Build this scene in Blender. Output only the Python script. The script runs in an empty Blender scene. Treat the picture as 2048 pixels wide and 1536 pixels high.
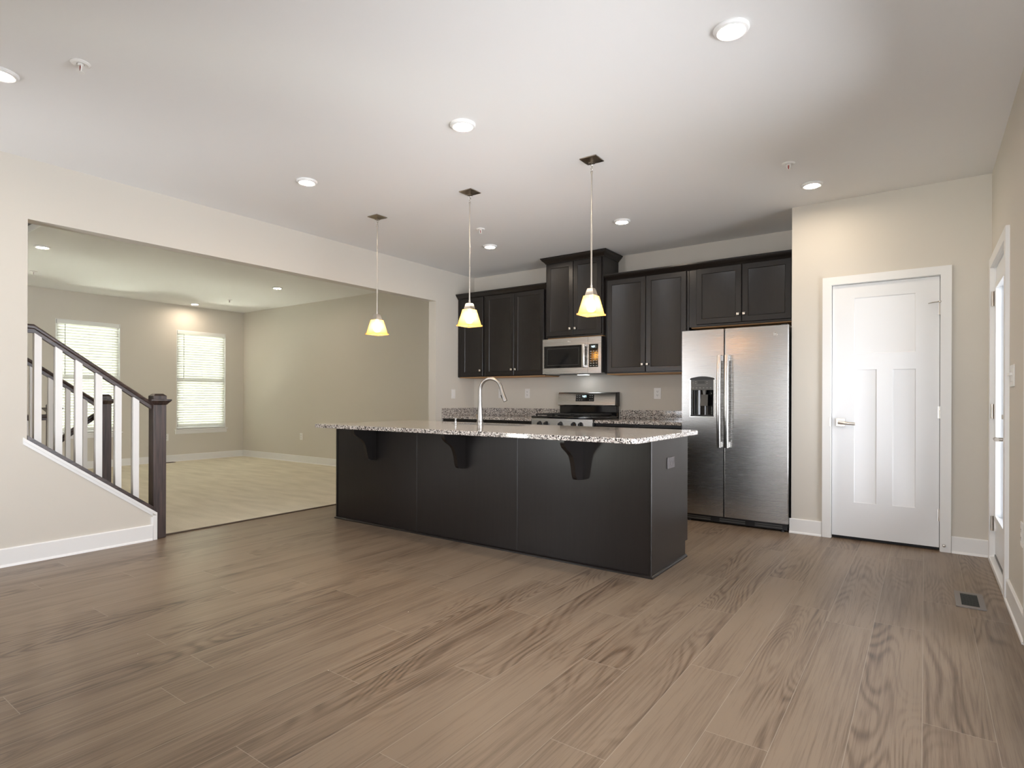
import bpy, bmesh, math, random
from mathutils import Vector, Matrix

sc = bpy.context.scene
COL = sc.collection
random.seed(7)
R = math.radians
PI = math.pi

# ------------------------------------------------------------------ camera
YAW, ROLL, CAM_H = R(-35.56), R(-0.185), 1.125
F_PX, CY_PX = 1154.65, 796.5
cam_d = bpy.data.cameras.new('camera')
cam = bpy.data.objects.new('camera', cam_d)
COL.objects.link(cam)
_f = Vector((math.sin(YAW), math.cos(YAW), 0))
_r = Vector((math.cos(YAW), -math.sin(YAW), 0))
_u = Vector((0, 0, 1))
_x = _r * math.cos(ROLL) - _u * math.sin(ROLL)
_y = _r * math.sin(ROLL) + _u * math.cos(ROLL)
cam.matrix_world = Matrix(((_x.x, _y.x, -_f.x, 0), (_x.y, _y.y, -_f.y, 0), (_x.z, _y.z, -_f.z, CAM_H), (0, 0, 0, 1)))
cam_d.sensor_fit = 'HORIZONTAL'
cam_d.sensor_width = 36.0
cam_d.lens = F_PX / 2048 * 36.0
cam_d.shift_y = (CY_PX - 768) / 2048
cam_d.clip_start = 0.02
sc.camera = cam

# ------------------------------------------------------------------ view, world, daylight
sc.view_settings.view_transform = 'Standard'
sc.view_settings.look = 'None'
sc.view_settings.gamma = 1.0
sc.view_settings.use_curve_mapping = False
sc.view_settings.exposure = 0.09
try:
    sc.cycles.max_bounces = 10
    sc.cycles.diffuse_bounces = 6
    sc.cycles.glossy_bounces = 4
    sc.cycles.transparent_max_bounces = 12
    sc.cycles.sample_clamp_indirect = 8.0
    sc.cycles.caustics_reflective = False
    sc.cycles.caustics_refractive = False
except Exception:
    pass

# daylight: soft sky above, ground glow added below to brighten the ceilings (paving around the kitchen side, lawn on the living room side)
world = bpy.data.worlds.new('sky')
sc.world = world
world.use_nodes = True
wn = world.node_tree.nodes
wl = world.node_tree.links
wn.clear()


def _mix(fac, c0, c1):
    m = wn.new('ShaderNodeMix')
    m.data_type = 'RGBA'
    m.clamp_factor = True
    wl.new(fac, m.inputs[0])
    for i, c in ((6, c0), (7, c1)):
        if isinstance(c, tuple): m.inputs[i].default_value = (*c, 1)
        else: wl.new(c, m.inputs[i])
    return m.outputs[2]


def _range(v, a, b):
    m = wn.new('ShaderNodeMapRange')
    m.inputs['From Min'].default_value = a
    m.inputs['From Max'].default_value = b
    wl.new(v, m.inputs['Value'])
    return m.outputs['Result']


SKY, PAVING_GLOW, LAWN_GLOW = (9.4, 9.8, 10.6), (11.0, 11.3, 11.9), (80.0, 84.0, 71.0)
_tc = wn.new('ShaderNodeTexCoord')
_sp = wn.new('ShaderNodeSeparateXYZ')
_bg = wn.new('ShaderNodeBackground')
_wo = wn.new('ShaderNodeOutputWorld')
wl.new(_tc.outputs['Generated'], _sp.inputs[0])
_ground = _mix(_range(_sp.outputs['X'], -0.45, -0.7), PAVING_GLOW, LAWN_GLOW)
wl.new(_mix(_range(_sp.outputs['Z'], -0.06, 0.06), _ground, SKY), _bg.inputs['Color'])
wl.new(_bg.outputs[0], _wo.inputs['Surface'])


def sky_portal(loc, rot, w, h):
    d = bpy.data.lights.new('window_daylight', 'AREA')
    d.shape = 'RECTANGLE'
    d.size, d.size_y = w, h
    d.cycles.is_portal = True
    o = bpy.data.objects.new('window_daylight', d)
    o.location = loc
    o.rotation_euler = rot
    COL.objects.link(o)


# ------------------------------------------------------------------ room dimensions
XL, XL2 = -4.947, -5.067          # wall between kitchen and living room, its two faces
YB = 6.039                        # kitchen back wall
YP = 5.338                        # pantry wall
XR = 0.387                        # right wall
XP = -0.915                       # left corner of the pantry wall
YR = -0.62                        # wall behind the camera
ZC, ZH = 2.74, 2.33               # ceiling, opening head
YO0, YO1 = 1.272, 5.288           # opening
XLL, YLB, YLR = -10.61, 6.0, -1.6  # living room: window wall, far wall, near wall
YU = 5.704                        # face of the wall cabinets
WIN = [(3.062, 3.917), (4.785, 5.652), (1.339, 2.194)]   # living room windows (y); the last is unseen, added for daylight
WZ0, WZ1 = 0.565, 2.30
# unseen glazing added for daylight, behind and beside the camera: (wall, from, to, bottom, top, panes)
GLZ = [('y', -1.00, 0.28, 0.06, 2.10, 2), ('y', -4.85, -3.98, 0.30, 2.28, 1), ('x', 1.20, 3.45, 0.08, 2.30, 3)]

for _w in WIN:
    sky_portal((XLL - 0.12, sum(_w) / 2, (WZ0 + WZ1) / 2), (0, R(-90), 0), WZ1 - WZ0, 0.86)
for _ax, _a, _b, _z0, _z1, _n in GLZ:
    if _ax == 'y': sky_portal(((_a + _b) / 2, YR - 0.12, (_z0 + _z1) / 2), (R(90), 0, 0), _b - _a, _z1 - _z0)
    else: sky_portal((XR + 0.14, (_a + _b) / 2, (_z0 + _z1) / 2), (0, R(90), 0), _z1 - _z0, _b - _a)
sky_portal((XR + 0.14, 4.77, 1.1), (0, R(90), 0), 1.6, 0.6)

# ------------------------------------------------------------------ helpers
ORG = {}


class B:
    """Collects shapes (in world metres) and links them as one mesh object."""

    def __init__(self):
        self.bm = bmesh.new()

    def face(self, pts):
        return self.bm.faces.new([self.bm.verts.new(p) for p in pts])

    def box(self, x0, x1, y0, y1, z0, z1, bev=0.0, seg=1):
        if x0 > x1: x0, x1 = x1, x0
        if y0 > y1: y0, y1 = y1, y0
        if z0 > z1: z0, z1 = z1, z0
        v = [self.bm.verts.new(p) for p in ((x0, y0, z0), (x1, y0, z0), (x1, y1, z0), (x0, y1, z0),
                                            (x0, y0, z1), (x1, y0, z1), (x1, y1, z1), (x0, y1, z1))]
        fs = [self.bm.faces.new([v[i] for i in q]) for q in
              ((3, 2, 1, 0), (4, 5, 6, 7), (0, 1, 5, 4), (1, 2, 6, 5), (2, 3, 7, 6), (3, 0, 4, 7))]
        if bev > 0:
            es = list({e for f in fs for e in f.edges})
            bmesh.ops.bevel(self.bm, geom=es, offset=bev, segments=seg, affect='EDGES', profile=0.5)
        return self

    def loft(self, loops, cap0=True, cap1=True, closed=True):
        L = [[self.bm.verts.new(p) for p in lp] for lp in loops]
        n = len(L[0])
        for a, b in zip(L, L[1:]):
            for i in range(n if closed else n - 1):
                j = (i + 1) % n
                self.bm.faces.new((a[i], a[j], b[j], b[i]))
        if cap0: self.bm.faces.new(list(reversed(L[0])))
        if cap1: self.bm.faces.new(L[-1])
        return self

    def cyl(self, p0, p1, r0, r1=None, n=20, cap=True):
        return self.tube([p0, p1], [r0, r0 if r1 is None else r1], n, cap)

    def tube(self, pts, rad, n=12, cap=True):
        pts = [Vector(p) for p in pts]
        if not isinstance(rad, (list, tuple)): rad = [rad] * len(pts)
        loops = []
        nrm = None
        for i, p in enumerate(pts):
            t = (pts[min(i + 1, len(pts) - 1)] - pts[max(i - 1, 0)]).normalized()
            if nrm is None:
                nrm = t.orthogonal().normalized()
            nrm = (nrm - t * nrm.dot(t)).normalized()
            bn = t.cross(nrm)
            loops.append([p + (nrm * math.cos(2 * PI * k / n) + bn * math.sin(2 * PI * k / n)) * rad[i] for k in range(n)])
        return self.loft(loops, cap, cap)

    def lathe(self, c, prof, n=32, cap0=True, cap1=True):
        c = Vector(c)
        loops = [[c + Vector((r * math.cos(2 * PI * k / n), r * math.sin(2 * PI * k / n), z)) for k in range(n)] for r, z in prof]
        return self.loft(loops, cap0, cap1)

    def sq(self, c, prof, cap0=True, cap1=True):
        """square sections (half width, z) stacked about the point c"""
        c = Vector(c)
        loops = [[c + Vector((sx * s, sy * s, z)) for sx, sy in ((-1, -1), (1, -1), (1, 1), (-1, 1))] for s, z in prof]
        return self.loft(loops, cap0, cap1)

    def prism(self, poly, axis, a0, a1):
        def P(u, v, a):
            return {'x': (a, u, v), 'y': (u, a, v), 'z': (u, v, a)}[axis]
        return self.loft([[P(u, v, a0) for u, v in poly], [P(u, v, a1) for u, v in poly]])

    def sweep(self, prof, path):
        """prof: (out, up) pairs; path: list of (point, out direction) with mitred corners"""
        loops = [[Vector(p) + Vector(o) * a + Vector((0, 0, b)) for a, b in prof] for p, o in path]
        return self.loft(loops)

    def plate(self, axis, a0, a1, us, vs, holes=()):
        us, vs = sorted(set(us) | {h[i] for h in holes for i in (0, 1)}), sorted(set(vs) | {h[i] for h in holes for i in (2, 3)})
        nu, nv = len(us) - 1, len(vs) - 1

        def P(i, j, a):
            u, v = us[i], vs[j]
            return {'x': (a, u, v), 'y': (u, a, v), 'z': (u, v, a)}[axis]

        def full(i, j):
            if not (0 <= i < nu and 0 <= j < nv): return False
            u, v = (us[i] + us[i + 1]) / 2, (vs[j] + vs[j + 1]) / 2
            return not any(h[0] < u < h[1] and h[2] < v < h[3] for h in holes)
        for i in range(nu):
            for j in range(nv):
                if not full(i, j): continue
                for a, o in ((a0, 0), (a1, 1)):
                    q = [P(i, j, a), P(i + 1, j, a), P(i + 1, j + 1, a), P(i, j + 1, a)]
                    self.face(q if o else q[::-1])
                for di, dj, k in ((-1, 0, ((i, j), (i, j + 1))), (1, 0, ((i + 1, j), (i + 1, j + 1))),
                                  (0, -1, ((i, j), (i + 1, j))), (0, 1, ((i, j + 1), (i + 1, j + 1)))):
                    if not full(i + di, j + dj):
                        (p, q), (r, s) = k
                        self.face([P(p, q, a0), P(r, s, a0), P(r, s, a1), P(p, q, a1)])
        bmesh.ops.remove_doubles(self.bm, verts=self.bm.verts, dist=1e-5)
        return self

    def panel(self, face, u0, u1, v0, v1, d0, rings, back):
        """raised or sunk panel: rings are (inset, depth); face 'y' looks to -y, 'x' looks to -x"""
        def rect(i, d):
            q = [(u0 + i, v0 + i), (u1 - i, v0 + i), (u1 - i, v1 - i), (u0 + i, v1 - i)]
            if face == 'y': return [(u, d0 + d, v) for u, v in q]
            return [(d0 + d, u, v) for u, v in q]
        return self.loft([rect(0, back)] + [rect(i, d) for i, d in rings])

    def make(self, name, mat, parent=None, origin=None):
        bm = self.bm
        bmesh.ops.recalc_face_normals(bm, faces=bm.faces)
        me = bpy.data.meshes.new(name)
        bm.to_mesh(me)
        bm.free()
        org = ORG[parent.name] if parent else Vector(origin or (0, 0, 0))
        me.transform(Matrix.Translation(-org))
        me.polygons.foreach_set('use_smooth', [True] * len(me.polygons))
        me.set_sharp_from_angle(angle=R(32))
        if mat: me.materials.append(mat)
        o = bpy.data.objects.new(name, me)
        COL.objects.link(o)
        if parent: o.parent = parent
        else: o.location = org
        ORG[o.name] = org
        return o


def tag(o, label=None, cat=None, group=None, kind=None):
    if label: o['label'] = label
    if cat: o['category'] = cat
    if group: o['group'] = group
    if kind: o['kind'] = kind
    return o


def thing(name, label, cat, loc=(0, 0, 0), group=None, kind=None):
    o = bpy.data.objects.new(name, None)
    o.empty_display_size = 0.1
    o.location = loc
    COL.objects.link(o)
    ORG[o.name] = Vector(loc)
    return tag(o, label, cat, group, kind)


def dup(root, loc, label, group=None):
    def cp(o, par):
        c = o.copy()
        COL.objects.link(c)
        if par: c.parent = par
        for ch in list(o.children): cp(ch, c)
        return c
    r = cp(root, None)
    r.location = loc
    r['label'] = label
    if group: r['group'] = group
    return r


# ------------------------------------------------------------------ materials
def new_mat(name):
    m = bpy.data.materials.new(name)
    m.use_nodes = True
    nt = m.node_tree
    return m, nt, nt.nodes['Principled BSDF']


def node(nt, t, **kw):
    n = nt.nodes.new(t)
    for k, v in kw.items():
        if hasattr(n, k): setattr(n, k, v)
        else: n.inputs[k].default_value = v
    return n


def plain(name, col, rough=0.5, metal=0.0, spec=0.5, bump=0.0, bscale=300.0, var=0.0, vscale=3.0, coat=0.0):
    m, nt, p = new_mat(name)
    p.inputs['Base Color'].default_value = (*col, 1)
    p.inputs['Roughness'].default_value = rough
    p.inputs['Metallic'].default_value = metal
    p.inputs['Specular IOR Level'].default_value = spec
    if coat:
        p.inputs['Coat Weight'].default_value = coat
        p.inputs['Coat Roughness'].default_value = 0.15
    tc = node(nt, 'ShaderNodeTexCoord')
    if var:
        n = node(nt, 'ShaderNodeTexNoise')
        n.inputs['Scale'].default_value = vscale
        nt.links.new(tc.outputs['Object'], n.inputs['Vector'])
        mx = node(nt, 'ShaderNodeMix', data_type='RGBA')
        mx.inputs[6].default_value = (*[c * (1 - var) for c in col], 1)
        mx.inputs[7].default_value = (*[min(1, c * (1 + var)) for c in col], 1)
        nt.links.new(n.outputs['Fac'], mx.inputs[0])
        nt.links.new(mx.outputs[2], p.inputs['Base Color'])
    if bump:
        n = node(nt, 'ShaderNodeTexNoise')
        n.inputs['Scale'].default_value = bscale
        n.inputs['Detail'].default_value = 4
        nt.links.new(tc.outputs['Object'], n.inputs['Vector'])
        b = node(nt, 'ShaderNodeBump')
        b.inputs['Strength'].default_value = bump
        b.inputs['Distance'].default_value = 0.002
        nt.links.new(n.outputs['Fac'], b.inputs['Height'])
        nt.links.new(b.outputs[0], p.inputs['Normal'])
    return m


def brushed(name, col, rough, axis, strength=0.035):
    m, nt, p = new_mat(name)
    p.inputs['Metallic'].default_value = 1.0
    p.inputs['Base Color'].default_value = (*col, 1)
    if axis == 'x':
        p.inputs['Anisotropic'].default_value = 0.4
        tg = node(nt, 'ShaderNodeTangent', direction_type='RADIAL', axis='Z')
        nt.links.new(tg.outputs[0], p.inputs['Tangent'])
    tc = node(nt, 'ShaderNodeTexCoord')
    mp = node(nt, 'ShaderNodeMapping')
    mp.inputs['Scale'].default_value = {'x': (3, 400, 400), 'z': (400, 400, 3)}[axis]
    n = node(nt, 'ShaderNodeTexNoise')
    n.inputs['Scale'].default_value = 1.0
    n.inputs['Detail'].default_value = 3
    nt.links.new(tc.outputs['Object'], mp.inputs['Vector'])
    nt.links.new(mp.outputs[0], n.inputs['Vector'])
    mr = node(nt, 'ShaderNodeMapRange')
    mr.inputs['To Min'].default_value = rough - strength / 2
    mr.inputs['To Max'].default_value = rough + strength / 2
    nt.links.new(n.outputs['Fac'], mr.inputs['Value'])
    nt.links.new(mr.outputs[0], p.inputs['Roughness'])
    return m


def emitter(name, col, strength):
    m, nt, p = new_mat(name)
    p.inputs['Base Color'].default_value = (*col, 1)
    p.inputs['Emission Color'].default_value = (*col, 1)
    p.inputs['Emission Strength'].default_value = strength
    return m


def stained_wood(name, dark, light, axis, rough=0.4):
    m, nt, p = new_mat(name)
    p.inputs['Roughness'].default_value = rough
    tc = node(nt, 'ShaderNodeTexCoord')
    mp = node(nt, 'ShaderNodeMapping')
    mp.inputs['Scale'].default_value = {'z': (70, 70, 4), 'y': (70, 4, 70), 'x': (4, 70, 70)}[axis]
    n = node(nt, 'ShaderNodeTexNoise')
    n.inputs['Scale'].default_value = 1
    n.inputs['Detail'].default_value = 4
    cr = node(nt, 'ShaderNodeValToRGB')
    cr.color_ramp.elements[0].position = 0.35
    cr.color_ramp.elements[0].color = (*dark, 1)
    cr.color_ramp.elements[1].position = 0.7
    cr.color_ramp.elements[1].color = (*light, 1)
    nt.links.new(tc.outputs['Object'], mp.inputs['Vector'])
    nt.links.new(mp.outputs[0], n.inputs['Vector'])
    nt.links.new(n.outputs['Fac'], cr.inputs['Fac'])
    nt.links.new(cr.outputs['Color'], p.inputs['Base Color'])
    return m


def granite_mat():
    m, nt, p = new_mat('granite')
    tc = node(nt, 'ShaderNodeTexCoord')
    v = node(nt, 'ShaderNodeTexVoronoi')
    v.inputs['Scale'].default_value = 170
    v2 = node(nt, 'ShaderNodeTexVoronoi')
    v2.inputs['Scale'].default_value = 90
    n = node(nt, 'ShaderNodeTexNoise')
    n.inputs['Scale'].default_value = 60
    n.inputs['Detail'].default_value = 5
    for t in (v, v2, n): nt.links.new(tc.outputs['Object'], t.inputs['Vector'])
    cr = node(nt, 'ShaderNodeValToRGB')
    cr.color_ramp.interpolation = 'CONSTANT'
    cols = ((0.0, (0.025, 0.023, 0.023)), (0.14, (0.23, 0.20, 0.185)), (0.27, (0.52, 0.48, 0.45)), (0.48, (0.82, 0.79, 0.75)), (0.82, (0.40, 0.34, 0.31)), (0.91, (0.05, 0.045, 0.045)))
    e = cr.color_ramp.elements
    e[0].position, e[0].color = cols[0][0], (*cols[0][1], 1)
    e[1].position, e[1].color = cols[1][0], (*cols[1][1], 1)
    for pos, c in cols[2:]:
        k = e.new(pos)
        k.color = (*c, 1)
    sep = node(nt, 'ShaderNodeSeparateColor')
    nt.links.new(v.outputs['Color'], sep.inputs[0])
    nt.links.new(sep.outputs[0], cr.inputs['Fac'])
    cr2 = node(nt, 'ShaderNodeValToRGB')
    cr2.color_ramp.elements[0].position = 0.36
    cr2.color_ramp.elements[0].color = (0.55, 0.53, 0.52, 1)
    cr2.color_ramp.elements[1].position = 0.6
    cr2.color_ramp.elements[1].color = (0.95, 0.93, 0.9, 1)
    nt.links.new(n.outputs['Fac'], cr2.inputs['Fac'])
    mx = node(nt, 'ShaderNodeMix', data_type='RGBA', blend_type='MULTIPLY')
    mx.inputs[0].default_value = 0.75
    nt.links.new(cr.outputs['Color'], mx.inputs[6])
    nt.links.new(cr2.outputs['Color'], mx.inputs[7])
    nt.links.new(mx.outputs[2], p.inputs['Base Color'])
    p.inputs['Roughness'].default_value = 0.08
    p.inputs['Specular IOR Level'].default_value = 0.6
    return m


def floor_mat():
    m, nt, p = new_mat('wood_plank')
    L = nt.links.new
    geo = node(nt, 'ShaderNodeNewGeometry')
    at = node(nt, 'ShaderNodeAttribute', attribute_name='plank_rnd')
    uv = node(nt, 'ShaderNodeUVMap', uv_map='plank')
    sepc = node(nt, 'ShaderNodeSeparateColor')
    L(at.outputs['Color'], sepc.inputs[0])
    # grain coordinates: world position shifted by a random amount for each plank
    off = node(nt, 'ShaderNodeVectorMath', operation='MULTIPLY')
    off.inputs[1].default_value = (13.0, 17.0, 41.0)
    L(at.outputs['Color'], off.inputs[0])
    add = node(nt, 'ShaderNodeVectorMath', operation='ADD')
    L(geo.outputs['Position'], add.inputs[0])
    L(off.outputs[0], add.inputs[1])

    def noise(scale, detail, rough=0.5, dist=0.0):
        mp = node(nt, 'ShaderNodeMapping')
        mp.inputs['Scale'].default_value = scale
        L(add.outputs[0], mp.inputs['Vector'])
        n = node(nt, 'ShaderNodeTexNoise')
        n.inputs['Scale'].default_value = 1.0
        n.inputs['Detail'].default_value = detail
        n.inputs['Roughness'].default_value = rough
        n.inputs['Distortion'].default_value = dist
        L(mp.outputs[0], n.inputs['Vector'])
        return n.outputs['Fac']

    def math_(op, a, b=None, clamp=False):
        n = node(nt, 'ShaderNodeMath', operation=op, use_clamp=clamp)
        for i, v in enumerate((a, b)):
            if v is None: continue
            if isinstance(v, (int, float)): n.inputs[i].default_value = v
            else: L(v, n.inputs[i])
        return n.outputs[0]
    fig = noise((5.0, 0.62, 1), 1.2, 0.4, 0.35)
    rings = math_('SINE', math_('MULTIPLY', fig, 165.0))
    rings = math_('MULTIPLY', math_('ADD', rings, 1.0), 0.5)
    rings = math_('POWER', rings, 1.6)
    amt = noise((3.0, 0.9, 1), 1.0)
    amt = math_('MULTIPLY', math_('SUBTRACT', amt, 0.44), 5.0, True)
    rings = math_('MULTIPLY', rings, amt)
    streak = noise((95, 2.2, 1), 4.0, 0.6)
    pores = noise((420, 9.0, 1), 2.0, 0.5)
    broad = noise((10, 0.7, 1), 2.0)
    tone = math_('ADD', math_('MULTIPLY', streak, 0.75), math_('MULTIPLY', pores, 0.35))
    tone = math_('ADD', tone, math_('MULTIPLY', broad, 0.55))
    tone = math_('SUBTRACT', tone, math_('MULTIPLY', rings, 0.25))
    tone = math_('ADD', tone, math_('MULTIPLY', sepc.outputs[0], 0.10))
    cr = node(nt, 'ShaderNodeValToRGB')
    e = cr.color_ramp.elements
    e[0].position, e[0].color = 0.40, (0.046, 0.030, 0.021, 1)
    e[1].position, e[1].color = 1.12 / 1.2, (0.235, 0.172, 0.119, 1)
    k = e.new(0.66)
    k.color = (0.140, 0.095, 0.063, 1)
    L(tone, cr.inputs['Fac'])
    # seams; the lighter line is a bevel highlight painted in
    su = node(nt, 'ShaderNodeSeparateXYZ')
    L(uv.outputs[0], su.inputs[0])

    def edge(c, wid):
        d = math_('MINIMUM', c, math_('SUBTRACT', 1.0, c))
        return math_('LESS_THAN', d, wid)
    seam = math_('MAXIMUM', edge(su.outputs[0], 0.0055), edge(su.outputs[1], 0.0008))
    mx = node(nt, 'ShaderNodeMix', data_type='RGBA')
    L(math_('MULTIPLY', seam, 0.55), mx.inputs[0])
    L(cr.outputs['Color'], mx.inputs[6])
    mx.inputs[7].default_value = (0.40, 0.34, 0.27, 1)
    L(mx.outputs[2], p.inputs['Base Color'])
    p.inputs['Roughness'].default_value = 0.36
    p.inputs['Specular IOR Level'].default_value = 0.42
    b = node(nt, 'ShaderNodeBump')
    b.inputs['Strength'].default_value = 0.12
    b.inputs['Distance'].default_value = 0.0012
    L(math_('SUBTRACT', tone, seam), b.inputs['Height'])
    L(b.outputs[0], p.inputs['Normal'])
    return m


def carpet_mat():
    m, nt, p = new_mat('carpet')
    L = nt.links.new
    tc = node(nt, 'ShaderNodeTexCoord')
    n = node(nt, 'ShaderNodeTexNoise')
    n.inputs['Scale'].default_value = 160
    n.inputs['Detail'].default_value = 3
    mp = node(nt, 'ShaderNodeMapping')
    mp.inputs['Scale'].default_value = (1.2, 5.0, 1)
    n2 = node(nt, 'ShaderNodeTexNoise')
    n2.inputs['Scale'].default_value = 1.6
    n2.inputs['Detail'].default_value = 3
    L(tc.outputs['Object'], n.inputs['Vector'])
    L(tc.outputs['Object'], mp.inputs['Vector'])
    L(mp.outputs[0], n2.inputs['Vector'])
    a = node(nt, 'ShaderNodeMath', operation='ADD')
    L(n.outputs['Fac'], a.inputs[0])
    L(n2.outputs['Fac'], a.inputs[1])
    cr = node(nt, 'ShaderNodeValToRGB')
    cr.color_ramp.elements[0].position = 0.3
    cr.color_ramp.elements[0].color = (0.60, 0.55, 0.44, 1)
    cr.color_ramp.elements[1].position = 0.75
    cr.color_ramp.elements[1].color = (0.88, 0.82, 0.69, 1)
    h = node(nt, 'ShaderNodeMath', operation='MULTIPLY')
    h.inputs[1].default_value = 0.5
    L(a.outputs[0], h.inputs[0])
    L(h.outputs[0], cr.inputs['Fac'])
    L(cr.outputs['Color'], p.inputs['Base Color'])
    p.inputs['Roughness'].default_value = 0.95
    p.inputs['Specular IOR Level'].default_value = 0.1
    b = node(nt, 'ShaderNodeBump')
    b.inputs['Strength'].default_value = 0.6
    b.inputs['Distance'].default_value = 0.006
    L(n.outputs['Fac'], b.inputs['Height'])
    L(b.outputs[0], p.inputs['Normal'])
    return m


def glass_mat(name, tint=(1, 1, 1), refl=0.08):
    m, nt, p = new_mat(name)
    nt.nodes.remove(p)
    out = nt.nodes['Material Output']
    t = node(nt, 'ShaderNodeBsdfTransparent')
    t.inputs['Color'].default_value = (*tint, 1)
    g = node(nt, 'ShaderNodeBsdfGlossy')
    g.inputs['Roughness'].default_value = 0.02
    lw = node(nt, 'ShaderNodeFresnel')
    lw.inputs['IOR'].default_value = 1.45
    mx = node(nt, 'ShaderNodeMixShader')
    nt.links.new(lw.outputs[0], mx.inputs[0])
    nt.links.new(t.outputs[0], mx.inputs[1])
    nt.links.new(g.outputs[0], mx.inputs[2])
    nt.links.new(mx.outputs[0], out.inputs['Surface'])
    return m


def shade_mat():
    m, nt, p = new_mat('amber_glass')
    nt.nodes.remove(p)
    out = nt.nodes['Material Output']
    tr = node(nt, 'ShaderNodeBsdfTransparent')
    tr.inputs['Color'].default_value = (1.0, 0.82, 0.50, 1)
    tl = node(nt, 'ShaderNodeBsdfTranslucent')
    tl.inputs['Color'].default_value = (0.95, 0.66, 0.30, 1)
    df = node(nt, 'ShaderNodeBsdfDiffuse')
    df.inputs['Color'].default_value = (0.85, 0.62, 0.32, 1)
    gl = node(nt, 'ShaderNodeBsdfGlossy')
    gl.inputs['Roughness'].default_value = 0.2
    m1 = node(nt, 'ShaderNodeMixShader')
    m1.inputs[0].default_value = 0.45
    m2 = node(nt, 'ShaderNodeMixShader')
    m2.inputs[0].default_value = 0.62
    m3 = node(nt, 'ShaderNodeMixShader')
    m3.inputs[0].default_value = 0.05
    L = nt.links.new
    L(tl.outputs[0], m1.inputs[1])
    L(df.outputs[0], m1.inputs[2])
    L(tr.outputs[0], m2.inputs[1])
    L(m1.outputs[0], m2.inputs[2])
    L(m2.outputs[0], m3.inputs[1])
    L(gl.outputs[0], m3.inputs[2])
    L(m3.outputs[0], out.inputs['Surface'])
    return m


def slat_mat():
    m, nt, p = new_mat('blind_slat')
    nt.nodes.remove(p)
    out = nt.nodes['Material Output']
    df = node(nt, 'ShaderNodeBsdfDiffuse')
    df.inputs['Color'].default_value = (0.80, 0.80, 0.78, 1)
    tl = node(nt, 'ShaderNodeBsdfTranslucent')
    tl.inputs['Color'].default_value = (0.85, 0.87, 0.80, 1)
    mx = node(nt, 'ShaderNodeMixShader')
    mx.inputs[0].default_value = 0.17
    nt.links.new(df.outputs[0], mx.inputs[1])
    nt.links.new(tl.outputs[0], mx.inputs[2])
    nt.links.new(mx.outputs[0], out.inputs['Surface'])
    return m


M = dict(
    wall=plain('wall_paint', (0.645, 0.61, 0.545), 0.75, bump=0.05, bscale=250),
    ceil=plain('ceiling_paint', (0.80, 0.795, 0.785), 0.9, bump=0.05, bscale=200),
    trim=plain('white_trim', (0.82, 0.82, 0.81), 0.35),
    door=plain('white_door', (0.80, 0.81, 0.82), 0.32),
    cab=stained_wood('espresso_cabinet', (0.0075, 0.0055, 0.0048), (0.0105, 0.008, 0.007), 'z', 0.30),
    cabin=plain('cabinet_inside', (0.006, 0.005, 0.005), 0.6),
    maple=plain('unfinished_wood', (0.50, 0.28, 0.12), 0.6),
    granite=granite_mat(),
    floor=floor_mat(),
    carpet=carpet_mat(),
    steel=brushed('stainless_steel', (0.47, 0.46, 0.445), 0.27, 'x'),
    steelz=brushed('stainless_handle', (0.72, 0.71, 0.69), 0.22, 'z'),
    nickel=plain('brushed_nickel', (0.62, 0.58, 0.53), 0.28, 1.0),
    bronze=plain('satin_nickel_canopy', (0.38, 0.33, 0.27), 0.30, 1.0),
    chrome=plain('faucet_steel', (0.36, 0.345, 0.325), 0.30, 1.0),
    black=plain('black_plastic', (0.010, 0.010, 0.011), 0.35),
    iron=plain('cast_iron', (0.008, 0.008, 0.008), 0.55),
    gloss=plain('black_glass', (0.006, 0.006, 0.007), 0.06, spec=0.6),
    grey=plain('grey_plastic', (0.085, 0.085, 0.08), 0.35),
    lgrey=plain('light_grey_print', (0.30, 0.30, 0.29), 0.5),
    plate=plain('white_plastic', (0.80, 0.79, 0.77), 0.35),
    slot=plain('socket_slot', (0.05, 0.05, 0.05), 0.6),
    plateg=plain('grey_plate', (0.075, 0.066, 0.066), 0.4),
    newel=stained_wood('dark_stained_oak', (0.022, 0.014, 0.012), (0.085, 0.055, 0.047), 'z', 0.38),
    rail=stained_wood('dark_stained_rail', (0.022, 0.014, 0.012), (0.085, 0.055, 0.047), 'y', 0.30),
    regm=plain('register_metal', (0.22, 0.20, 0.19), 0.45, 0.3),
    regd=plain('register_slot', (0.030, 0.032, 0.030), 0.6),
    regb=plain('register_brown', (0.10, 0.07, 0.05), 0.5, 0.3),
    led=emitter('led_lens', (1.0, 0.84, 0.66), 235.0),
    hood=emitter('cooktop_light_lens', (0.95, 0.97, 1.0), 13.0),
    bulb=emitter('lamp_bulb', (1.0, 0.74, 0.42), 110.0),
    digits=emitter('clock_digits', (0.75, 0.95, 1.0), 1.6),
    shade=shade_mat(),
    slat=slat_mat(),
    pane=glass_mat('window_glass'),
    red=plain('sprinkler_bulb', (0.35, 0.02, 0.02), 0.2),
    vinyl=plain('white_vinyl', (0.82, 0.83, 0.80), 0.4),
    rubber=plain('rubber', (0.75, 0.74, 0.72), 0.6),
    brass=plain('aged_brass', (0.45, 0.33, 0.17), 0.35, 1.0),
)


def struct(b, name, mat, label, cat):
    return tag(b.make(name, mat), label, cat, kind='structure')


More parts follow.
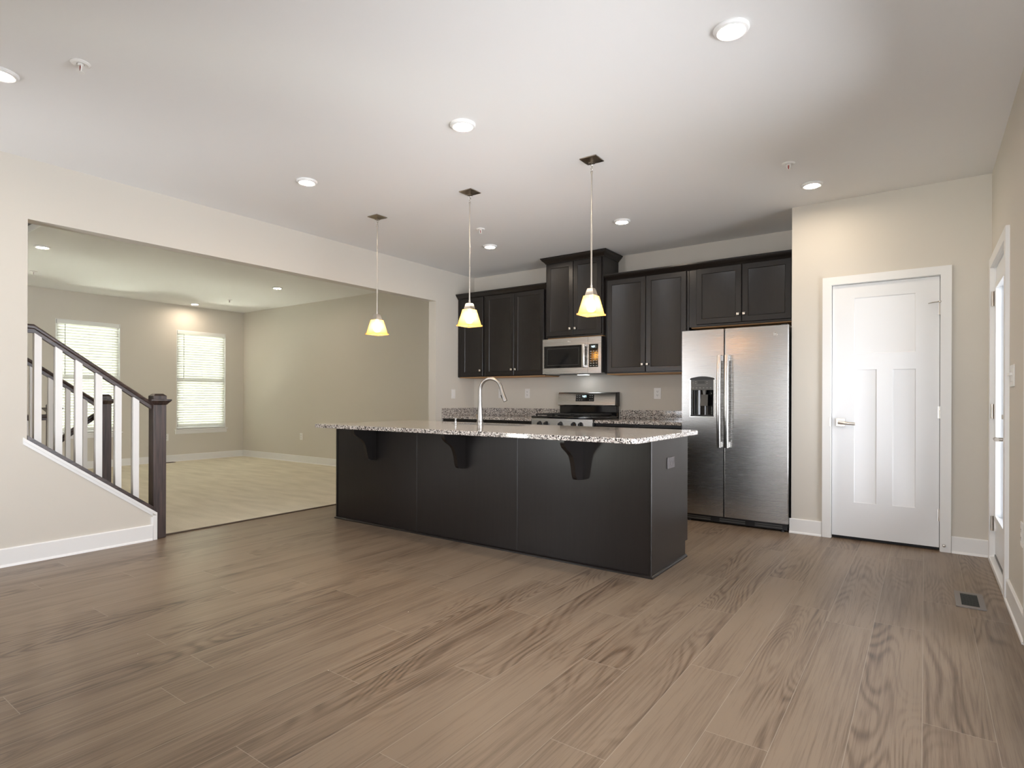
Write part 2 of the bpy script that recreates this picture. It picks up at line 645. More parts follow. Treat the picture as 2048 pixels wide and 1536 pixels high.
# ------------------------------------------------------------------ shell
# plank floor: 0.2 m x 1.5 m boards running towards the back wall
JOINT = {-2.2: 1.946, -1.6: 1.835, -1.0: 1.63, -0.6: 1.976, -1.2: 2.213, -0.8: 2.435, -1.8: 2.499, -1.4: 2.747,
         -2.4: 2.53, -2.8: 2.153, -3.0: 2.724, -2.0: 1.50}
bm = bmesh.new()
uvl = bm.loops.layers.uv.new('plank')
rl = bm.loops.layers.float_color.new('plank_rnd')
FX0, FX1, FY0, FY1 = -5.03, XR + 0.1, YR - 0.1, YB + 0.05
rr = random.Random(3)
k = -26
while k * 0.2 < FX1:
    xa = k * 0.2 - 0.004
    key = round(k * 0.2, 1)
    j0 = JOINT.get(key, rr.uniform(0, 1.5))
    y = j0 - 1.5 * math.ceil((j0 - FY0) / 1.5)
    while y < FY1:
        x0, x1, y0, y1 = max(xa, FX0), min(xa + 0.2, FX1), max(y, FY0), min(y + 1.5, FY1)
        if x1 > x0 + 1e-4 and y1 > y0 + 1e-4:
            f = bm.faces.new([bm.verts.new(p) for p in ((x0, y0, 0), (x1, y0, 0), (x1, y1, 0), (x0, y1, 0))])
            c = (rr.random(), rr.random(), rr.random(), 1)
            for lp in f.loops:
                lp[uvl].uv = ((lp.vert.co.x - xa) / 0.2, (lp.vert.co.y - y) / 1.5)
                lp[rl] = c
        y += 1.5
    k += 1
me = bpy.data.meshes.new('floor')
bm.to_mesh(me)
bm.free()
me.materials.append(M['floor'])
fl = bpy.data.objects.new('floor', me)
COL.objects.link(fl)
tag(fl, 'brown wood plank floor of the kitchen and dining area', 'floor', kind='structure')

# living room carpet with the stairwell cut out
STX0, STX1, STY = -7.30, -6.13, 2.08
b = B().plate('z', -0.05, 0.006, [XLL - 0.1, -5.03], [YLR - 0.1, YLB + 0.1], [(STX0, STX1, YLR - 0.2, STY)])
struct(b, 'floor_living', M['carpet'], 'beige wall-to-wall carpet of the living room', 'carpet')
struct(B().box(-5.045, -5.022, 2.16, YO1, 0.0, 0.009, 0.003), 'trim_1', M['regb'], 'brown strip where carpet meets wood floor', 'trim')

# ceilings
struct(B().box(XL2 + 0.06, XR + 0.1, YR - 0.1, YB + 0.1, ZC, ZC + 0.1), 'ceiling', M['ceil'], 'smooth ceiling over kitchen and dining area', 'ceiling')
HX0, HY1 = -7.42, 1.86
b = B().plate('z', ZC, ZC + 0.06, [XLL - 0.1, XL2 + 0.06], [YLR - 0.1, YLB + 0.1], [(HX0, XL2 + 0.05, YLR - 0.2, HY1)])
struct(b, 'ceiling_living', M['ceil'], 'ceiling of the living room behind the opening', 'ceiling')
b = B().box(HX0 - 0.05, XL2 + 0.06, HY1 - 0.012, HY1, ZC + 0.001, ZC + 0.065)
struct(b, 'trim_2', M['trim'], 'white edge board of the stair opening in the ceiling', 'trim')
b = B().box(HX0 - 0.05, XL2 + 0.06, HY1 - 0.03, HY1 + 0.1, ZC + 0.066, ZC + 0.42)
struct(b, 'trim_3', M['rail'], 'dark wood edge above the stair opening', 'trim')
b = B()
b.box(HX0 - 0.1, XL2 + 0.15, YLR - 0.2, HY1 + 0.2, 4.2, 4.3)
b.box(HX0 - 0.1, HX0, YLR - 0.2, HY1 + 0.2, ZC + 0.06, 4.2)
b.box(XL2 + 0.05, XL2 + 0.15, YLR - 0.2, HY1 + 0.2, ZC + 0.1, 4.2)
b.box(HX0, XL2 + 0.05, HY1 + 0.1, HY1 + 0.2, ZC + 0.06, 4.2)
b.box(HX0, XL2 + 0.05, YLR - 0.2, YLR - 0.1, ZC, 4.2)
struct(b, 'wall_upstairs', M['wall'], 'painted walls of the stairwell above the ceiling', 'wall')

# walls
KZ0, KZ1 = 0.832, 0.208           # sloping top of the low stair wall
poly = [(YR - 0.1, 0), (2.09, 0), (2.09, KZ1), (YO0, KZ0), (YO0, ZH), (YO1, ZH), (YO1, 0), (YB + 0.1, 0), (YB + 0.1, ZC), (YR - 0.1, ZC)]
struct(B().prism(poly, 'x', XL2, XL), 'wall_left', M['wall'], 'greige left wall with a wide opening to the living room', 'wall')
struct(B().box(XL, XR + 0.1, YB, YB + 0.1, 0, ZC), 'wall_back', M['wall'], 'greige kitchen wall behind the cabinets', 'wall')
DX0, DX1, DZ1 = -0.632, 0.108, 2.062       # pantry door opening
struct(B().plate('y', YP, YP + 0.11, [XP, XR], [0, ZC], [(DX0, DX1, -1, DZ1)]), 'wall_pantry', M['wall'], 'greige wall around the white pantry door', 'wall')
struct(B().box(XP, XP + 0.1, YP + 0.11, YB, 0, ZC), 'wall_alcove', M['wall'], 'side wall of the refrigerator alcove', 'wall')
RD0, RD1, RDZ = 4.330, 5.205, 2.045          # glazed door opening in the right wall
struct(B().plate('x', XR, XR + 0.14, [YR - 0.1, YB], [0, ZC], [(RD0, RD1, -1, RDZ)] + [g[1:5] for g in GLZ if g[0] == 'x']), 'wall_right', M['wall'], 'greige right wall with the glazed door', 'wall')
struct(B().plate('y', YR - 0.12, YR, [XL, XR], [0, ZC], [g[1:5] for g in GLZ if g[0] == 'y']), 'wall_rear', M['wall'], 'greige wall behind the camera', 'wall')
hol = [(w0, w1, WZ0, WZ1) for w0, w1 in WIN]
struct(B().plate('x', XLL - 0.12, XLL, [YLR - 0.1, YLB + 0.1], [0, ZC], hol), 'wall_living_window', M['wall'], 'living room wall with the two windows', 'wall')
struct(B().box(XLL, XL2, YLB, YLB + 0.1, 0, ZC), 'wall_living_back', M['wall'], 'blank far wall of the living room', 'wall')
struct(B().box(XLL, XL2, YLR - 0.1, YLR, -2.6, ZC), 'wall_living_near', M['wall'], 'near wall of the living room beyond the stairs', 'wall')
b = B()
b.box(STX0 - 0.1, STX0, YLR, STY + 0.1, -2.6, -0.051)
b.box(STX1, STX1 + 0.1, YLR, STY + 0.1, -2.6, -0.051)
b.box(STX0, STX1, STY, STY + 0.1, -2.6, -0.051)
b.box(STX0, STX1, YLR, STY, -2.7, -2.6)
struct(b, 'wall_stairwell', M['wall'], 'painted walls of the well down to the basement', 'wall')


# baseboards: board with an eased top and a small shoe
def baseboard(name, p0, p1, out, label, h=0.122):
    prof = [(0, 0), (0.022, 0), (0.020, 0.010), (0.013, 0.016), (0.013, h - 0.006), (0.009, h), (0, h)]
    b = B()
    b.sweep(prof, [((*p0, 0), (*out, 0)), ((*p1, 0), (*out, 0))])
    return struct(b, name, M['trim'], label, 'baseboard')


baseboard('baseboard_left', (XL, YR), (XL, 2.05), (1, 0), 'white baseboard under the low stair wall')
baseboard('baseboard_left_back', (XL, YO1), (XL, 5.36), (1, 0), 'short white baseboard right of the opening')
baseboard('baseboard_pantry_left', (XP - 0.012, YP), (-0.685, YP), (0, -1), 'white baseboard between refrigerator and pantry door')
baseboard('baseboard_pantry_right', (0.163, YP), (XR, YP), (0, -1), 'white baseboard right of the pantry door')
baseboard('baseboard_right', (XR, 3.525), (XR, 4.255), (-1, 0), 'white baseboard on the right wall before the glazed door')
baseboard('baseboard_right_near', (XR, YR), (XR, 1.125), (-1, 0), 'white baseboard on the right wall beside the camera')
baseboard('baseboard_living_window', (XLL, YLR), (XLL, YLB), (1, 0), 'white baseboard under the living room windows')
baseboard('baseboard_living_back', (XLL, YLB), (XL2, YLB), (0, -1), 'white baseboard of the living room far wall')
baseboard('baseboard_rear', (XL, YR), (-1.08, YR), (0, 1), 'white baseboard of the wall behind the camera')

# white trim along the sloping top of the low wall and down its end
sl = (KZ0 - KZ1) / (2.09 - YO0)


def kz(y, d=0.0):
    return KZ0 - (y - YO0) * sl + d


b = B()
ya, yb = YO0 - 0.022, 2.084
b.prism([(ya, kz(ya, -0.022)), (yb, kz(yb, -0.022)), (yb, kz(yb, 0.0)), (ya, kz(ya, 0.0))], 'x', XL, XL + 0.015)
b.prism([(ya, kz(ya, -0.045)), (yb - 0.03, kz(yb - 0.03, -0.045)), (yb - 0.03, kz(yb - 0.03, -0.022)), (ya, kz(ya, -0.022))], 'x', XL, XL + 0.008)
b.box(XL, XL + 0.015, 2.056, 2.084, 0.0, kz(2.084) - 0.02)
b.box(XL, XL + 0.008, 2.040, 2.056, 0.0, kz(2.06) - 0.05)
struct(b, 'trim_4', M['trim'], 'white trim along the sloping low stair wall', 'trim')

# ------------------------------------------------------------------ living room windows and blinds
def living_window(n, y0, y1, label):
    x = XLL
    w = thing('window_%d' % n, label, 'window', (x, (y0 + y1) / 2, WZ0), kind='structure')
    b = B()
    f = 0.05
    b.plate('x', x - 0.11, x - 0.05, [y0, y1], [WZ0, WZ1], [(y0 + f, y1 - f, WZ0 + f, 1.38), (y0 + f, y1 - f, 1.43, WZ1 - f)])
    fr = b.make('frame', M['vinyl'], w)
    b = B()
    b.box(x - 0.084, x - 0.078, y0 + f - 0.005, y1 - f + 0.005, WZ0 + f, 1.38)
    b.box(x - 0.084, x - 0.078, y0 + f - 0.005, y1 - f + 0.005, 1.43, WZ1 - f)
    b.make('pane', M['pane'], fr)
    b = B()
    b.box(x - 0.055, x + 0.035, y0 - 0.035, y1 + 0.035, WZ0 - 0.022, WZ0, 0.004)
    b.box(x, x + 0.014, y0 - 0.02, y1 + 0.02, WZ0 - 0.085, WZ0 - 0.022, 0.003)
    b.make('sill', M['trim'], w)
    b = B()
    b.box(x - 0.05, x + 0.001, y0 - 0.002, y0 + 0.006, WZ0, WZ1)
    b.box(x - 0.05, x + 0.001, y1 - 0.006, y1 + 0.002, WZ0, WZ1)
    b.box(x - 0.05, x + 0.001, y0, y1, WZ1 - 0.006, WZ1 + 0.002)
    b.make('jamb', M['trim'], w)
    # blind
    bl = thing('window_blind', 'white slatted blind hanging in the ' + label.split(' with ')[0].replace('white ', ''), 'blind', (x, (y0 + y1) / 2, WZ0), group='blinds in the living room windows')
    a, c = y0 + 0.012, y1 - 0.012
    B().box(x - 0.046, x + 0.006, a, c, WZ1 - 0.065, WZ1 - 0.006, 0.004).make('headrail', M['vinyl'], bl)
    b = B()
    z = WZ1 - 0.085
    th = R(62)
    while z > WZ0 + 0.05:
        dx, dz = 0.0245 * math.cos(th), 0.0245 * math.sin(th)
        xc = x - 0.019
        pts = [(xc - dx, z - dz), (xc, z + 0.002), (xc + dx, z + dz)]
        b.loft([[(px, yy, pz) for px, pz in pts] + [(px, yy, pz - 0.0070) for px, pz in pts[::-1]] for yy in (a + 0.004, c - 0.004)])
        z -= 0.0428
    b.make('slats', M['slat'], bl)
    B().box(x - 0.044, x + 0.004, a + 0.002, c - 0.002, WZ0 + 0.006, WZ0 + 0.026, 0.003).make('bottom_rail', M['vinyl'], bl)
    b = B()
    for t in (0.12, 0.5, 0.88):
        yy = a + (c - a) * t
        b.cyl((x + 0.0, yy, WZ0 + 0.02), (x + 0.0, yy, WZ1 - 0.06), 0.0015, n=6)
    b.make('ladder_cord', M['vinyl'], bl)
    yw = a + 0.125 * (c - a)
    B().cyl((x + 0.012, yw, 1.45), (x + 0.012, yw, WZ1 - 0.07), 0.004, n=8).make('tilt_wand', M['lgrey'], bl)


living_window(1, *WIN[0], 'white window behind the stair railings with closed blind')
living_window(2, *WIN[1], 'white window near the living room corner with closed blind')

living_window(3, *WIN[2], 'unseen white window added left of the stair railings with closed blind')


# added daylight glazing behind and beside the camera
def glazing(n, ax, a, c, z0, z1, panes, label):
    wall = YR if ax == 'y' else XR
    sg = -1 if ax == 'y' else 1            # towards outside
    w = thing('window_%d' % n, label, 'window', ((a + c) / 2, wall, z0) if ax == 'y' else (wall, (a + c) / 2, z0), kind='structure')
    st_ = (c - a) / panes
    hs = [(a + i * st_ + 0.04, a + (i + 1) * st_ - 0.04, z0 + 0.05, z1 - 0.05) for i in range(panes)]
    fr = B().plate(ax, wall + sg * 0.04, wall + sg * 0.10, [a, c], [z0, z1], hs).make('frame', M['vinyl'], w)
    b = B()
    for h in hs:
        if ax == 'y': b.box(h[0] - 0.005, h[1] + 0.005, wall - 0.074, wall - 0.068, h[2] - 0.005, h[3] + 0.005)
        else: b.box(wall + 0.068, wall + 0.074, h[0] - 0.005, h[1] + 0.005, h[2] - 0.005, h[3] + 0.005)
    b.make('pane', M['pane'], fr)
    B().plate(ax, wall, wall - sg * 0.018, [a - 0.07, c + 0.07], [max(z0 - 0.07, 0.002), z1 + 0.07], [(a, c, z0, z1)]).make('casing', M['trim'], w)


glazing(4, *GLZ[0], 'unseen white sliding glass door added behind the camera for daylight')
glazing(5, *GLZ[1], 'unseen white window added for daylight at the left end of the wall behind the camera')
glazing(6, *GLZ[2], 'unseen wide white window added for daylight in the right wall beside the camera')

# ------------------------------------------------------------------ pantry door
d = thing('door_1', 'white three-panel pantry door right of the refrigerator', 'door', ((DX0 + DX1) / 2, YP, 0), kind='structure')
SX0, SX1, SZ0, SZ1 = -0.613, 0.089, 0.026, 2.045
pan = [(-0.461, -0.057, 1.488, 1.934), (-0.459, -0.307, 0.302, 1.362), (-0.202, -0.055, 0.302, 1.360)]
yf = YP + 0.004
b = B()
b.plate('y', yf, yf + 0.036, [SX0, SX1], [SZ0, SZ1], pan)
for u0, u1, v0, v1 in pan:
    def rc(i, dd): return [(u0 + i, yf + dd, v0 + i), (u1 - i, yf + dd, v0 + i), (u1 - i, yf + dd, v1 - i), (u0 + i, yf + dd, v1 - i)]
    b.loft([rc(0, 0), rc(0.005, 0.0045), rc(0.007, 0.005)], cap0=False)
sl_ = b.make('slab', M['door'], d)
b = B()
CO, CI = (-0.682, 0.160, 2.115), (-0.618, 0.094, 2.052)
b.prism([(CO[0], 0), (CI[0], 0), (CI[0], CI[2]), (CI[1], CI[2]), (CI[1], 0), (CO[1], 0), (CO[1], CO[2]), (CO[0], CO[2])], 'y', YP - 0.018, YP)
b.make('casing', M['trim'], d)
b = B()
b.box(DX0, -0.616, YP, YP + 0.11, 0, DZ1)
b.box(0.0925, DX1, YP, YP + 0.11, 0, DZ1)
b.box(DX0, DX1, YP, YP + 0.11, 2.0485, DZ1)
b.make('jamb', M['trim'], d)
b = B()
b.box(-0.616, 0.0925, YP + 0.045, YP + 0.06, 0, 2.0485)
b.make('dark_backing', M['cabin'], d)  # dark sheet closing the whole doorway behind the slab
h = B().box(-0.585, -0.521, YP - 0.004, yf, 0.906, 0.972, 0.002).make('handle', M['nickel'], d)
b = B()
b.cyl((-0.556, yf, 0.937), (-0.556, YP - 0.050, 0.937), 0.012, n=16)
b.tube([(-0.566, YP - 0.046, 0.938), (-0.54, YP - 0.048, 0.937), (-0.50, YP - 0.048, 0.933), (-0.448, YP - 0.046, 0.930)], [0.013, 0.0135, 0.012, 0.011], 16)
b.make('lever', M['nickel'], h)
for z in (1.80, 1.03, 0.267):
    b = B()
    b.cyl((0.091, YP - 0.006, z - 0.045), (0.091, YP - 0.006, z + 0.045), 0.0065, n=12)
    b.box(0.080, 0.0925, YP - 0.002, YP + 0.004, z - 0.044, z + 0.044)
    b.make('hinge', M['nickel'], d)
b = B()
b.cyl((0.091, YP - 0.008, 1.848), (0.091, YP - 0.008, 1.858), 0.013, n=12)
b.tube([(0.088, YP - 0.014, 1.852), (0.060, YP - 0.030, 1.849), (0.020, YP - 0.034, 1.842)], 0.003, 8)
b.make('hinge_pin_stop', M['nickel'], d)
B().box(-0.632, -0.617, YP - 0.019, YP - 0.016, 0.905, 0.975).make('strike_plate', M['nickel'], d)
b = B()
b.lathe((0, 0, 0), [(0.011, 0), (0.011, 0.006), (0.009, 0.010), (0.004, 0.012)], 16)
bmesh.ops.rotate(b.bm, verts=b.bm.verts, matrix=Matrix.Rotation(R(90), 3, 'X'))
bmesh.ops.translate(b.bm, verts=b.bm.verts, vec=(0.118, YP - 0.018, 0.048))
tag(b.make('door_bumper', M['nickel'], None, (0.118, YP - 0.018, 0.048)), 'small round metal bumper at the foot of the pantry door casing', 'bumper')

# ------------------------------------------------------------------ glazed door in the right wall
d = thing('door_2', 'white glazed exterior door in the right wall', 'door', (XR, (RD0 + RD1) / 2, 0), kind='structure')
xs = XR + 0.012
GY0, GY1, GZ0, GZ1 = 4.50, 5.035, 0.335, 1.885
SY0, SY1 = RD0 + 0.012, RD1 - 0.012
b = B().plate('x', xs, xs + 0.045, [SY0, SY1], [0.045, RDZ - 0.012], [(GY0, GY1, GZ0, GZ1)])
sl_ = b.make('slab', M['door'], d)
b = B()
for xa, xb in ((xs - 0.014, xs), (xs + 0.045, xs + 0.055)):
    b.plate('x', xa, xb, [GY0 - 0.03, GY1 + 0.03], [GZ0 - 0.03, GZ1 + 0.03], [(GY0 + 0.012, GY1 - 0.012, GZ0 + 0.012, GZ1 - 0.012)])
b.make('glass_molding', M['trim'], sl_)
B().box(xs + 0.018, xs + 0.026, GY0 - 0.004, GY1 + 0.004, GZ0 - 0.004, GZ1 + 0.004).make('pane', M['pane'], sl_)
b = B()
b.prism([(4.258, 0), (RD0 + 0.004, 0), (RD0 + 0.004, RDZ - 0.004), (RD1 - 0.004, RDZ - 0.004), (RD1 - 0.004, 0), (5.275, 0), (5.275, 2.108), (4.258, 2.108)], 'x', XR - 0.020, XR)
b.make('casing', M['trim'], d)
b = B()
b.box(XR, XR + 0.14, RD0, RD0 + 0.008, 0, RDZ)
b.box(XR, XR + 0.14, RD1 - 0.008, RD1, 0, RDZ)
b.box(XR, XR + 0.14, RD0, RD1, RDZ - 0.008, RDZ)
b.make('jamb', M['trim'], d)
b = B().box(XR - 0.022, XR + 0.13, RD0 + 0.004, RD1 - 0.004, 0.0, 0.040, 0.006)
b.make('threshold', M['trim'], d)
B().box(xs - 0.006, xs, SY0 + 0.03, SY1 - 0.03, 0.047, 0.062).make('door_sweep', M['grey'], sl_)
for z in (1.825, 1.045, 0.27):
    b = B()
    b.cyl((XR - 0.006, RD1 - 0.012, z - 0.05), (XR - 0.006, RD1 - 0.012, z + 0.05), 0.008, n=12)
    b.box(XR + 0.002, XR + 0.013, RD1 - 0.05, RD1 - 0.012, z - 0.05, z + 0.05)
    b.make('hinge', M['nickel'], d)
h = B().cyl((xs, 4.40, 0.893), (xs - 0.010, 4.40, 0.893), 0.030, n=24).make('handle', M['nickel'], d)
b = B()
b.cyl((xs - 0.008, 4.40, 0.893), (xs - 0.06, 4.40, 0.893), 0.011, n=14)
b.tube([(xs - 0.055, 4.388, 0.893), (xs - 0.058, 4.42, 0.893), (xs - 0.057, 4.47, 0.892), (xs - 0.055, 4.515, 0.890)], [0.012, 0.012, 0.011, 0.010], 14)
b.make('lever', M['nickel'], h)
h = B().cyl((xs, 4.40, 1.025), (xs - 0.012, 4.40, 1.025), 0.028, 0.024, n=24).make('deadbolt', M['bronze'], d)
B().box(xs - 0.034, xs - 0.010, 4.396, 4.404, 1.012, 1.038, 0.002).make('thumb_turn', M['bronze'], h)


# ------------------------------------------------------------------ wall plates
def plate_at(face, p, label, cat, kind, w=0.072, h=0.118, mat='plate', name=None, group=None, horiz=False):
    """face: '+x' on a wall looking to +x, '-x', '-y'. kind: outlet / switch / switch3"""
    x, y, z = p
    nm = name or ('wall_outlet' if kind == 'outlet' else 'light_switch')
    t = thing(nm, label, cat, p, group)

    def W(u, v, o):
        if horiz: u, v = v, u
        return {'-y': (x + u, y - o, z + v), '+x': (x + o, y + u, z + v), '-x': (x - o, y - u, z + v)}[face]

    def bx(b, u0, u1, v0, v1, o0, o1, bev=0.0):
        a, c = W(u0, v0, o0), W(u1, v1, o1)
        b.box(a[0], c[0], a[1], c[1], a[2], c[2], bev)
    b = B()
    bx(b, -w / 2, w / 2, -h / 2, h / 2, 0, 0.006, 0.002)
    cover = b.make('cover_plate', M[mat], t)
    if kind == 'outlet':
        for s in (-1, 1):
            b = B()
            bx(b, -0.017, 0.017, s * 0.020 - 0.014, s * 0.020 + 0.014, 0.005, 0.0075, 0.001)
            so = b.make('socket', M[mat], t)
            b = B()
            for du in (-0.006, 0.006): bx(b, du - 0.0015, du + 0.0015, s * 0.020 - 0.001, s * 0.020 + 0.008, 0.0070, 0.0080)
            bx(b, -0.0025, 0.0025, s * 0.020 - 0.009, s * 0.020 - 0.004, 0.0070, 0.0080)
            b.make('slots', M['slot'], so)
    else:
        n = 3 if kind == 'switch3' else 1
        for i in range(n):
            u = (i - (n - 1) / 2) * 0.046
            b = B()
            bx(b, u - 0.016, u + 0.016, -0.033, 0.033, 0.005, 0.008, 0.001)
            rk = b.make('rocker', M[mat], t)
            if n == 3:
                b = B()
                bx(b, u - 0.005, u + 0.005, 0.0, 0.016, 0.007, 0.020, 0.002)
                b.make('toggle', M[mat], rk)
    return t


plate_at('+x', (XL, 5.616, 1.178), 'white switch plate on the left wall above the counter side splash', 'switch', 'switch')
plate_at('-y', (-4.494, YB, 1.185), 'white switch plate on the kitchen wall behind the faucet spout', 'switch', 'switch')
plate_at('-y', (-4.077, YB, 1.186), 'white outlet on the kitchen wall left of the range', 'outlet', 'outlet')
plate_at('-y', (-2.367, YB, 1.182), 'white outlet on the kitchen wall between range and refrigerator', 'outlet', 'outlet', 0.08, 0.122)
plate_at('+x', (XLL, 4.62, 0.432), 'white outlet low on the wall left of the living room corner window', 'outlet', 'outlet')
plate_at('-y', (-8.76, YLB, 0.452), 'white outlet low on the blank living room wall left of the island', 'outlet', 'outlet')
plate_at('-x', (XR, 4.10, 1.255), 'white triple switch on the right wall beside the glazed door', 'switch', 'switch3', 0.165, 0.118)
plate_at('-x', (XR, 3.70, 0.475), 'white outlet low on the right wall at the photo edge', 'outlet', 'outlet')


# ------------------------------------------------------------------ ceiling lights, sprinklers, pendants
def ceiling_light(loc, label):
    t = thing('ceiling_light', label, 'light', loc, 'flush disc lights in the ceilings')
    x, y, z = loc
    B().lathe(loc, [(0.074, 0.0), (0.0755, -0.006), (0.070, -0.014), (0.060, -0.018), (0.053, -0.016), (0.051, -0.010), (0.051, 0.0)], 40, False, False).make('trim_ring', M['trim'], t)
    B().lathe(loc, [(0.051, -0.011), (0.030, -0.0125), (0.004, -0.013)], 32, False, True).make('lens', M['led'], t)
    return t


KL = [((-0.69, 2.60), 'round flush ceiling light nearest the camera, at the upper right'),
      ((-2.222, 2.60), 'round flush ceiling light in the front row, in front of the middle pendant'),
      ((-3.753, 2.61), 'round flush ceiling light in the front row, left of the left pendant'),
      ((-0.693, 4.835), 'round flush ceiling light above the pantry door and refrigerator corner'),
      ((-2.242, 4.845), 'round flush ceiling light right of the right pendant, in front of the tall cabinet'),
      ((-3.757, 4.845), 'small looking round flush ceiling light right of the middle pendant rod'),
      ((-3.753, 0.854), 'round flush ceiling light cut off by the left edge of the photo'),
      ((-7.72, 2.11), 'round flush ceiling light in the living room at the left end of the opening'),
      ((-7.745, 4.895), 'round flush ceiling light in the living room left of the left pendant'),
      ((-10.255, 4.92), 'round flush ceiling light in the living room above the corner window')]
t0 = None
for (x, y), lab in KL:
    if t0 is None: t0 = ceiling_light((x, y, ZC), lab)
    else: dup(t0, (x, y, ZC), lab)


def sprinkler(loc, label):
    t = thing('fire_sprinkler', label, 'sprinkler', loc, 'fire sprinklers in the ceilings')
    x, y, z = loc
    B().lathe(loc, [(0.041, 0), (0.042, -0.004), (0.032, -0.010), (0.016, -0.007), (0.014, 0.0)], 28, False, False).make('escutcheon', M['plate'], t)
    b = B()
    b.lathe(loc, [(0.013, 0.0), (0.013, -0.010), (0.009, -0.014)], 16)
    for s in (-1, 1):
        b.tube([(x + s * 0.011, y, z - 0.010), (x + s * 0.012, y, z - 0.026), (x + s * 0.004, y, z - 0.042), (x, y, z - 0.044)], 0.003, 8)
    b.make('frame', M['plate'], t)
    B().cyl((x, y, z - 0.013), (x, y, z - 0.038), 0.003, n=8).make('bulb', M['red'], t)
    b = B()
    b.lathe((x, y, z - 0.046), [(0.004, 0.004), (0.017, 0.001), (0.018, -0.001), (0.004, -0.002)], 20)
    b.make('deflector', M['plate'], t)
    return t


SPR = [((-3.326, 1.055), 'white fire sprinkler in the ceiling at the upper left of the photo'),
       ((-0.763, 4.314), 'white fire sprinkler in the ceiling above the pantry door'),
       ((-3.454, 4.306), 'white fire sprinkler in the ceiling right of the middle pendant rod'),
       ((-9.33, 2.46), 'white fire sprinkler in the living room ceiling by the left end of the opening'),
       ((-9.36, 5.05), 'white fire sprinkler in the living room ceiling above the corner window')]
t0 = None
for (x, y), lab in SPR:
    if t0 is None: t0 = sprinkler((x, y, ZC), lab)
    else: dup(t0, (x, y, ZC), lab)


def pendant(loc, label):
    t = thing('pendant_light', label, 'pendant', loc, 'amber glass pendants over the island')
    x, y, z = loc
    B().sq(loc, [(0.061, 0.0), (0.061, -0.006), (0.016, -0.024), (0.016, -0.028)]).make('canopy', M['bronze'], t)
    b = B()
    for dx, dy, zz, r in ((0, 1, -0.040, 0.010), (1, 0, -0.056, 0.009), (0, 1, -0.070, 0.009)):
        b.tube([(x + dx * r * math.cos(a), y + dy * r * math.cos(a), z + zz + r * math.sin(a)) for a in [i * PI / 8 for i in range(17)]], 0.0022, 6, False)
    b.make('chain_link', M['nickel'], t)
    b = B()
    b.cyl((x, y, z - 0.078), (x, y, z - 0.876), 0.0058, n=14)
    b.cyl((x, y, z - 0.078), (x, y, z - 0.092), 0.0085, n=14)
    b.cyl((x, y, z - 0.476), (x, y, z - 0.486), 0.0075, n=14)
    b.cyl((x, y, z - 0.850), (x, y, z - 0.876), 0.0085, n=14)
    b.make('rod', M['nickel'], t)
    B().sq(loc, [(0.018, -0.870), (0.021, -0.874), (0.031, -0.913), (0.031, -0.922)]).make('socket_cap', M['nickel'], t)
    b = B()
    b.sq(loc, [(0.030, -0.920), (0.039, -0.922), (0.0655, -1.040), (0.073, -1.042), (0.073, -1.052), (0.0665, -1.052), (0.0615, -1.040), (0.035, -0.927)], False, False)
    b.make('shade', M['shade'], t)
    b = B()
    b.lathe((x, y, z), [(0.012, -0.925), (0.013, -0.945), (0.028, -0.968), (0.033, -0.990), (0.030, -1.012), (0.018, -1.028), (0.004, -1.032)], 20)
    b.make('bulb', M['bulb'], t)
    return t


PEN = [((-1.835, 3.485), 'right of the three square amber pendants over the island'),
       ((-2.903, 3.485), 'middle of the three square amber pendants over the island'),
       ((-3.978, 3.49), 'left of the three square amber pendants over the island')]
t0 = None
for (x, y), lab in PEN:
    if t0 is None: t0 = pendant((x, y, ZC), lab)
    else: dup(t0, (x, y, ZC), lab)


# ------------------------------------------------------------------ cabinets
def knob(parent, x, y, z, mat='nickel'):
    b = B()
    b.cyl((x, y, z), (x, y - 0.016, z), 0.005, n=10)
    b.panel('y', x - 0.0125, x + 0.0125, z - 0.0125, z + 0.0125, y - 0.026, [(0, 0.002), (0.002, 0), (0.006, -0.001)], 0.011)
    return b.make('knob', M[mat], parent)


CABR = [(0, 0.003), (0.003, 0.0), (0.052, 0.0022), (0.056, 0.007), (0.061, 0.0085)]


def cab_door(parent, x0, x1, z0, z1, yface, kx=None, kz_=None, name='door'):
    o = B().panel('y', x0, x1, z0, z1, yface - 0.020, CABR, 0.0195).make(name, M['cab'], parent)
    if kx is not None: knob(o, kx, yface - 0.0195, kz_)
    return o


CROWN = [(0, 0), (0.006, 0.0), (0.010, 0.010), (0.024, 0.024), (0.040, 0.038), (0.046, 0.052), (0.052, 0.052), (0.052, 0.064), (0, 0.064)]


def wall_cabinet(label, x0, x1, z0, z1, yf, doors, group='wall cabinets'):
    t = thing('wall_cabinet', label, 'cabinet', ((x0 + x1) / 2, YB, z0), group)
    B().box(x0, x1, yf, YB - 0.002, z0 + 0.012, z1, 0.001).make('body', M['cab'], t)
    B().box(x0 + 0.015, x1 - 0.015, yf + 0.02, YB - 0.002, z0 + 0.002, z0 + 0.012).make('bottom_panel', M['maple'], t)
    for a, c, za, zb, kx, kzz in doors: cab_door(t, a, c, za, zb, yf, kx, kzz)
    return t


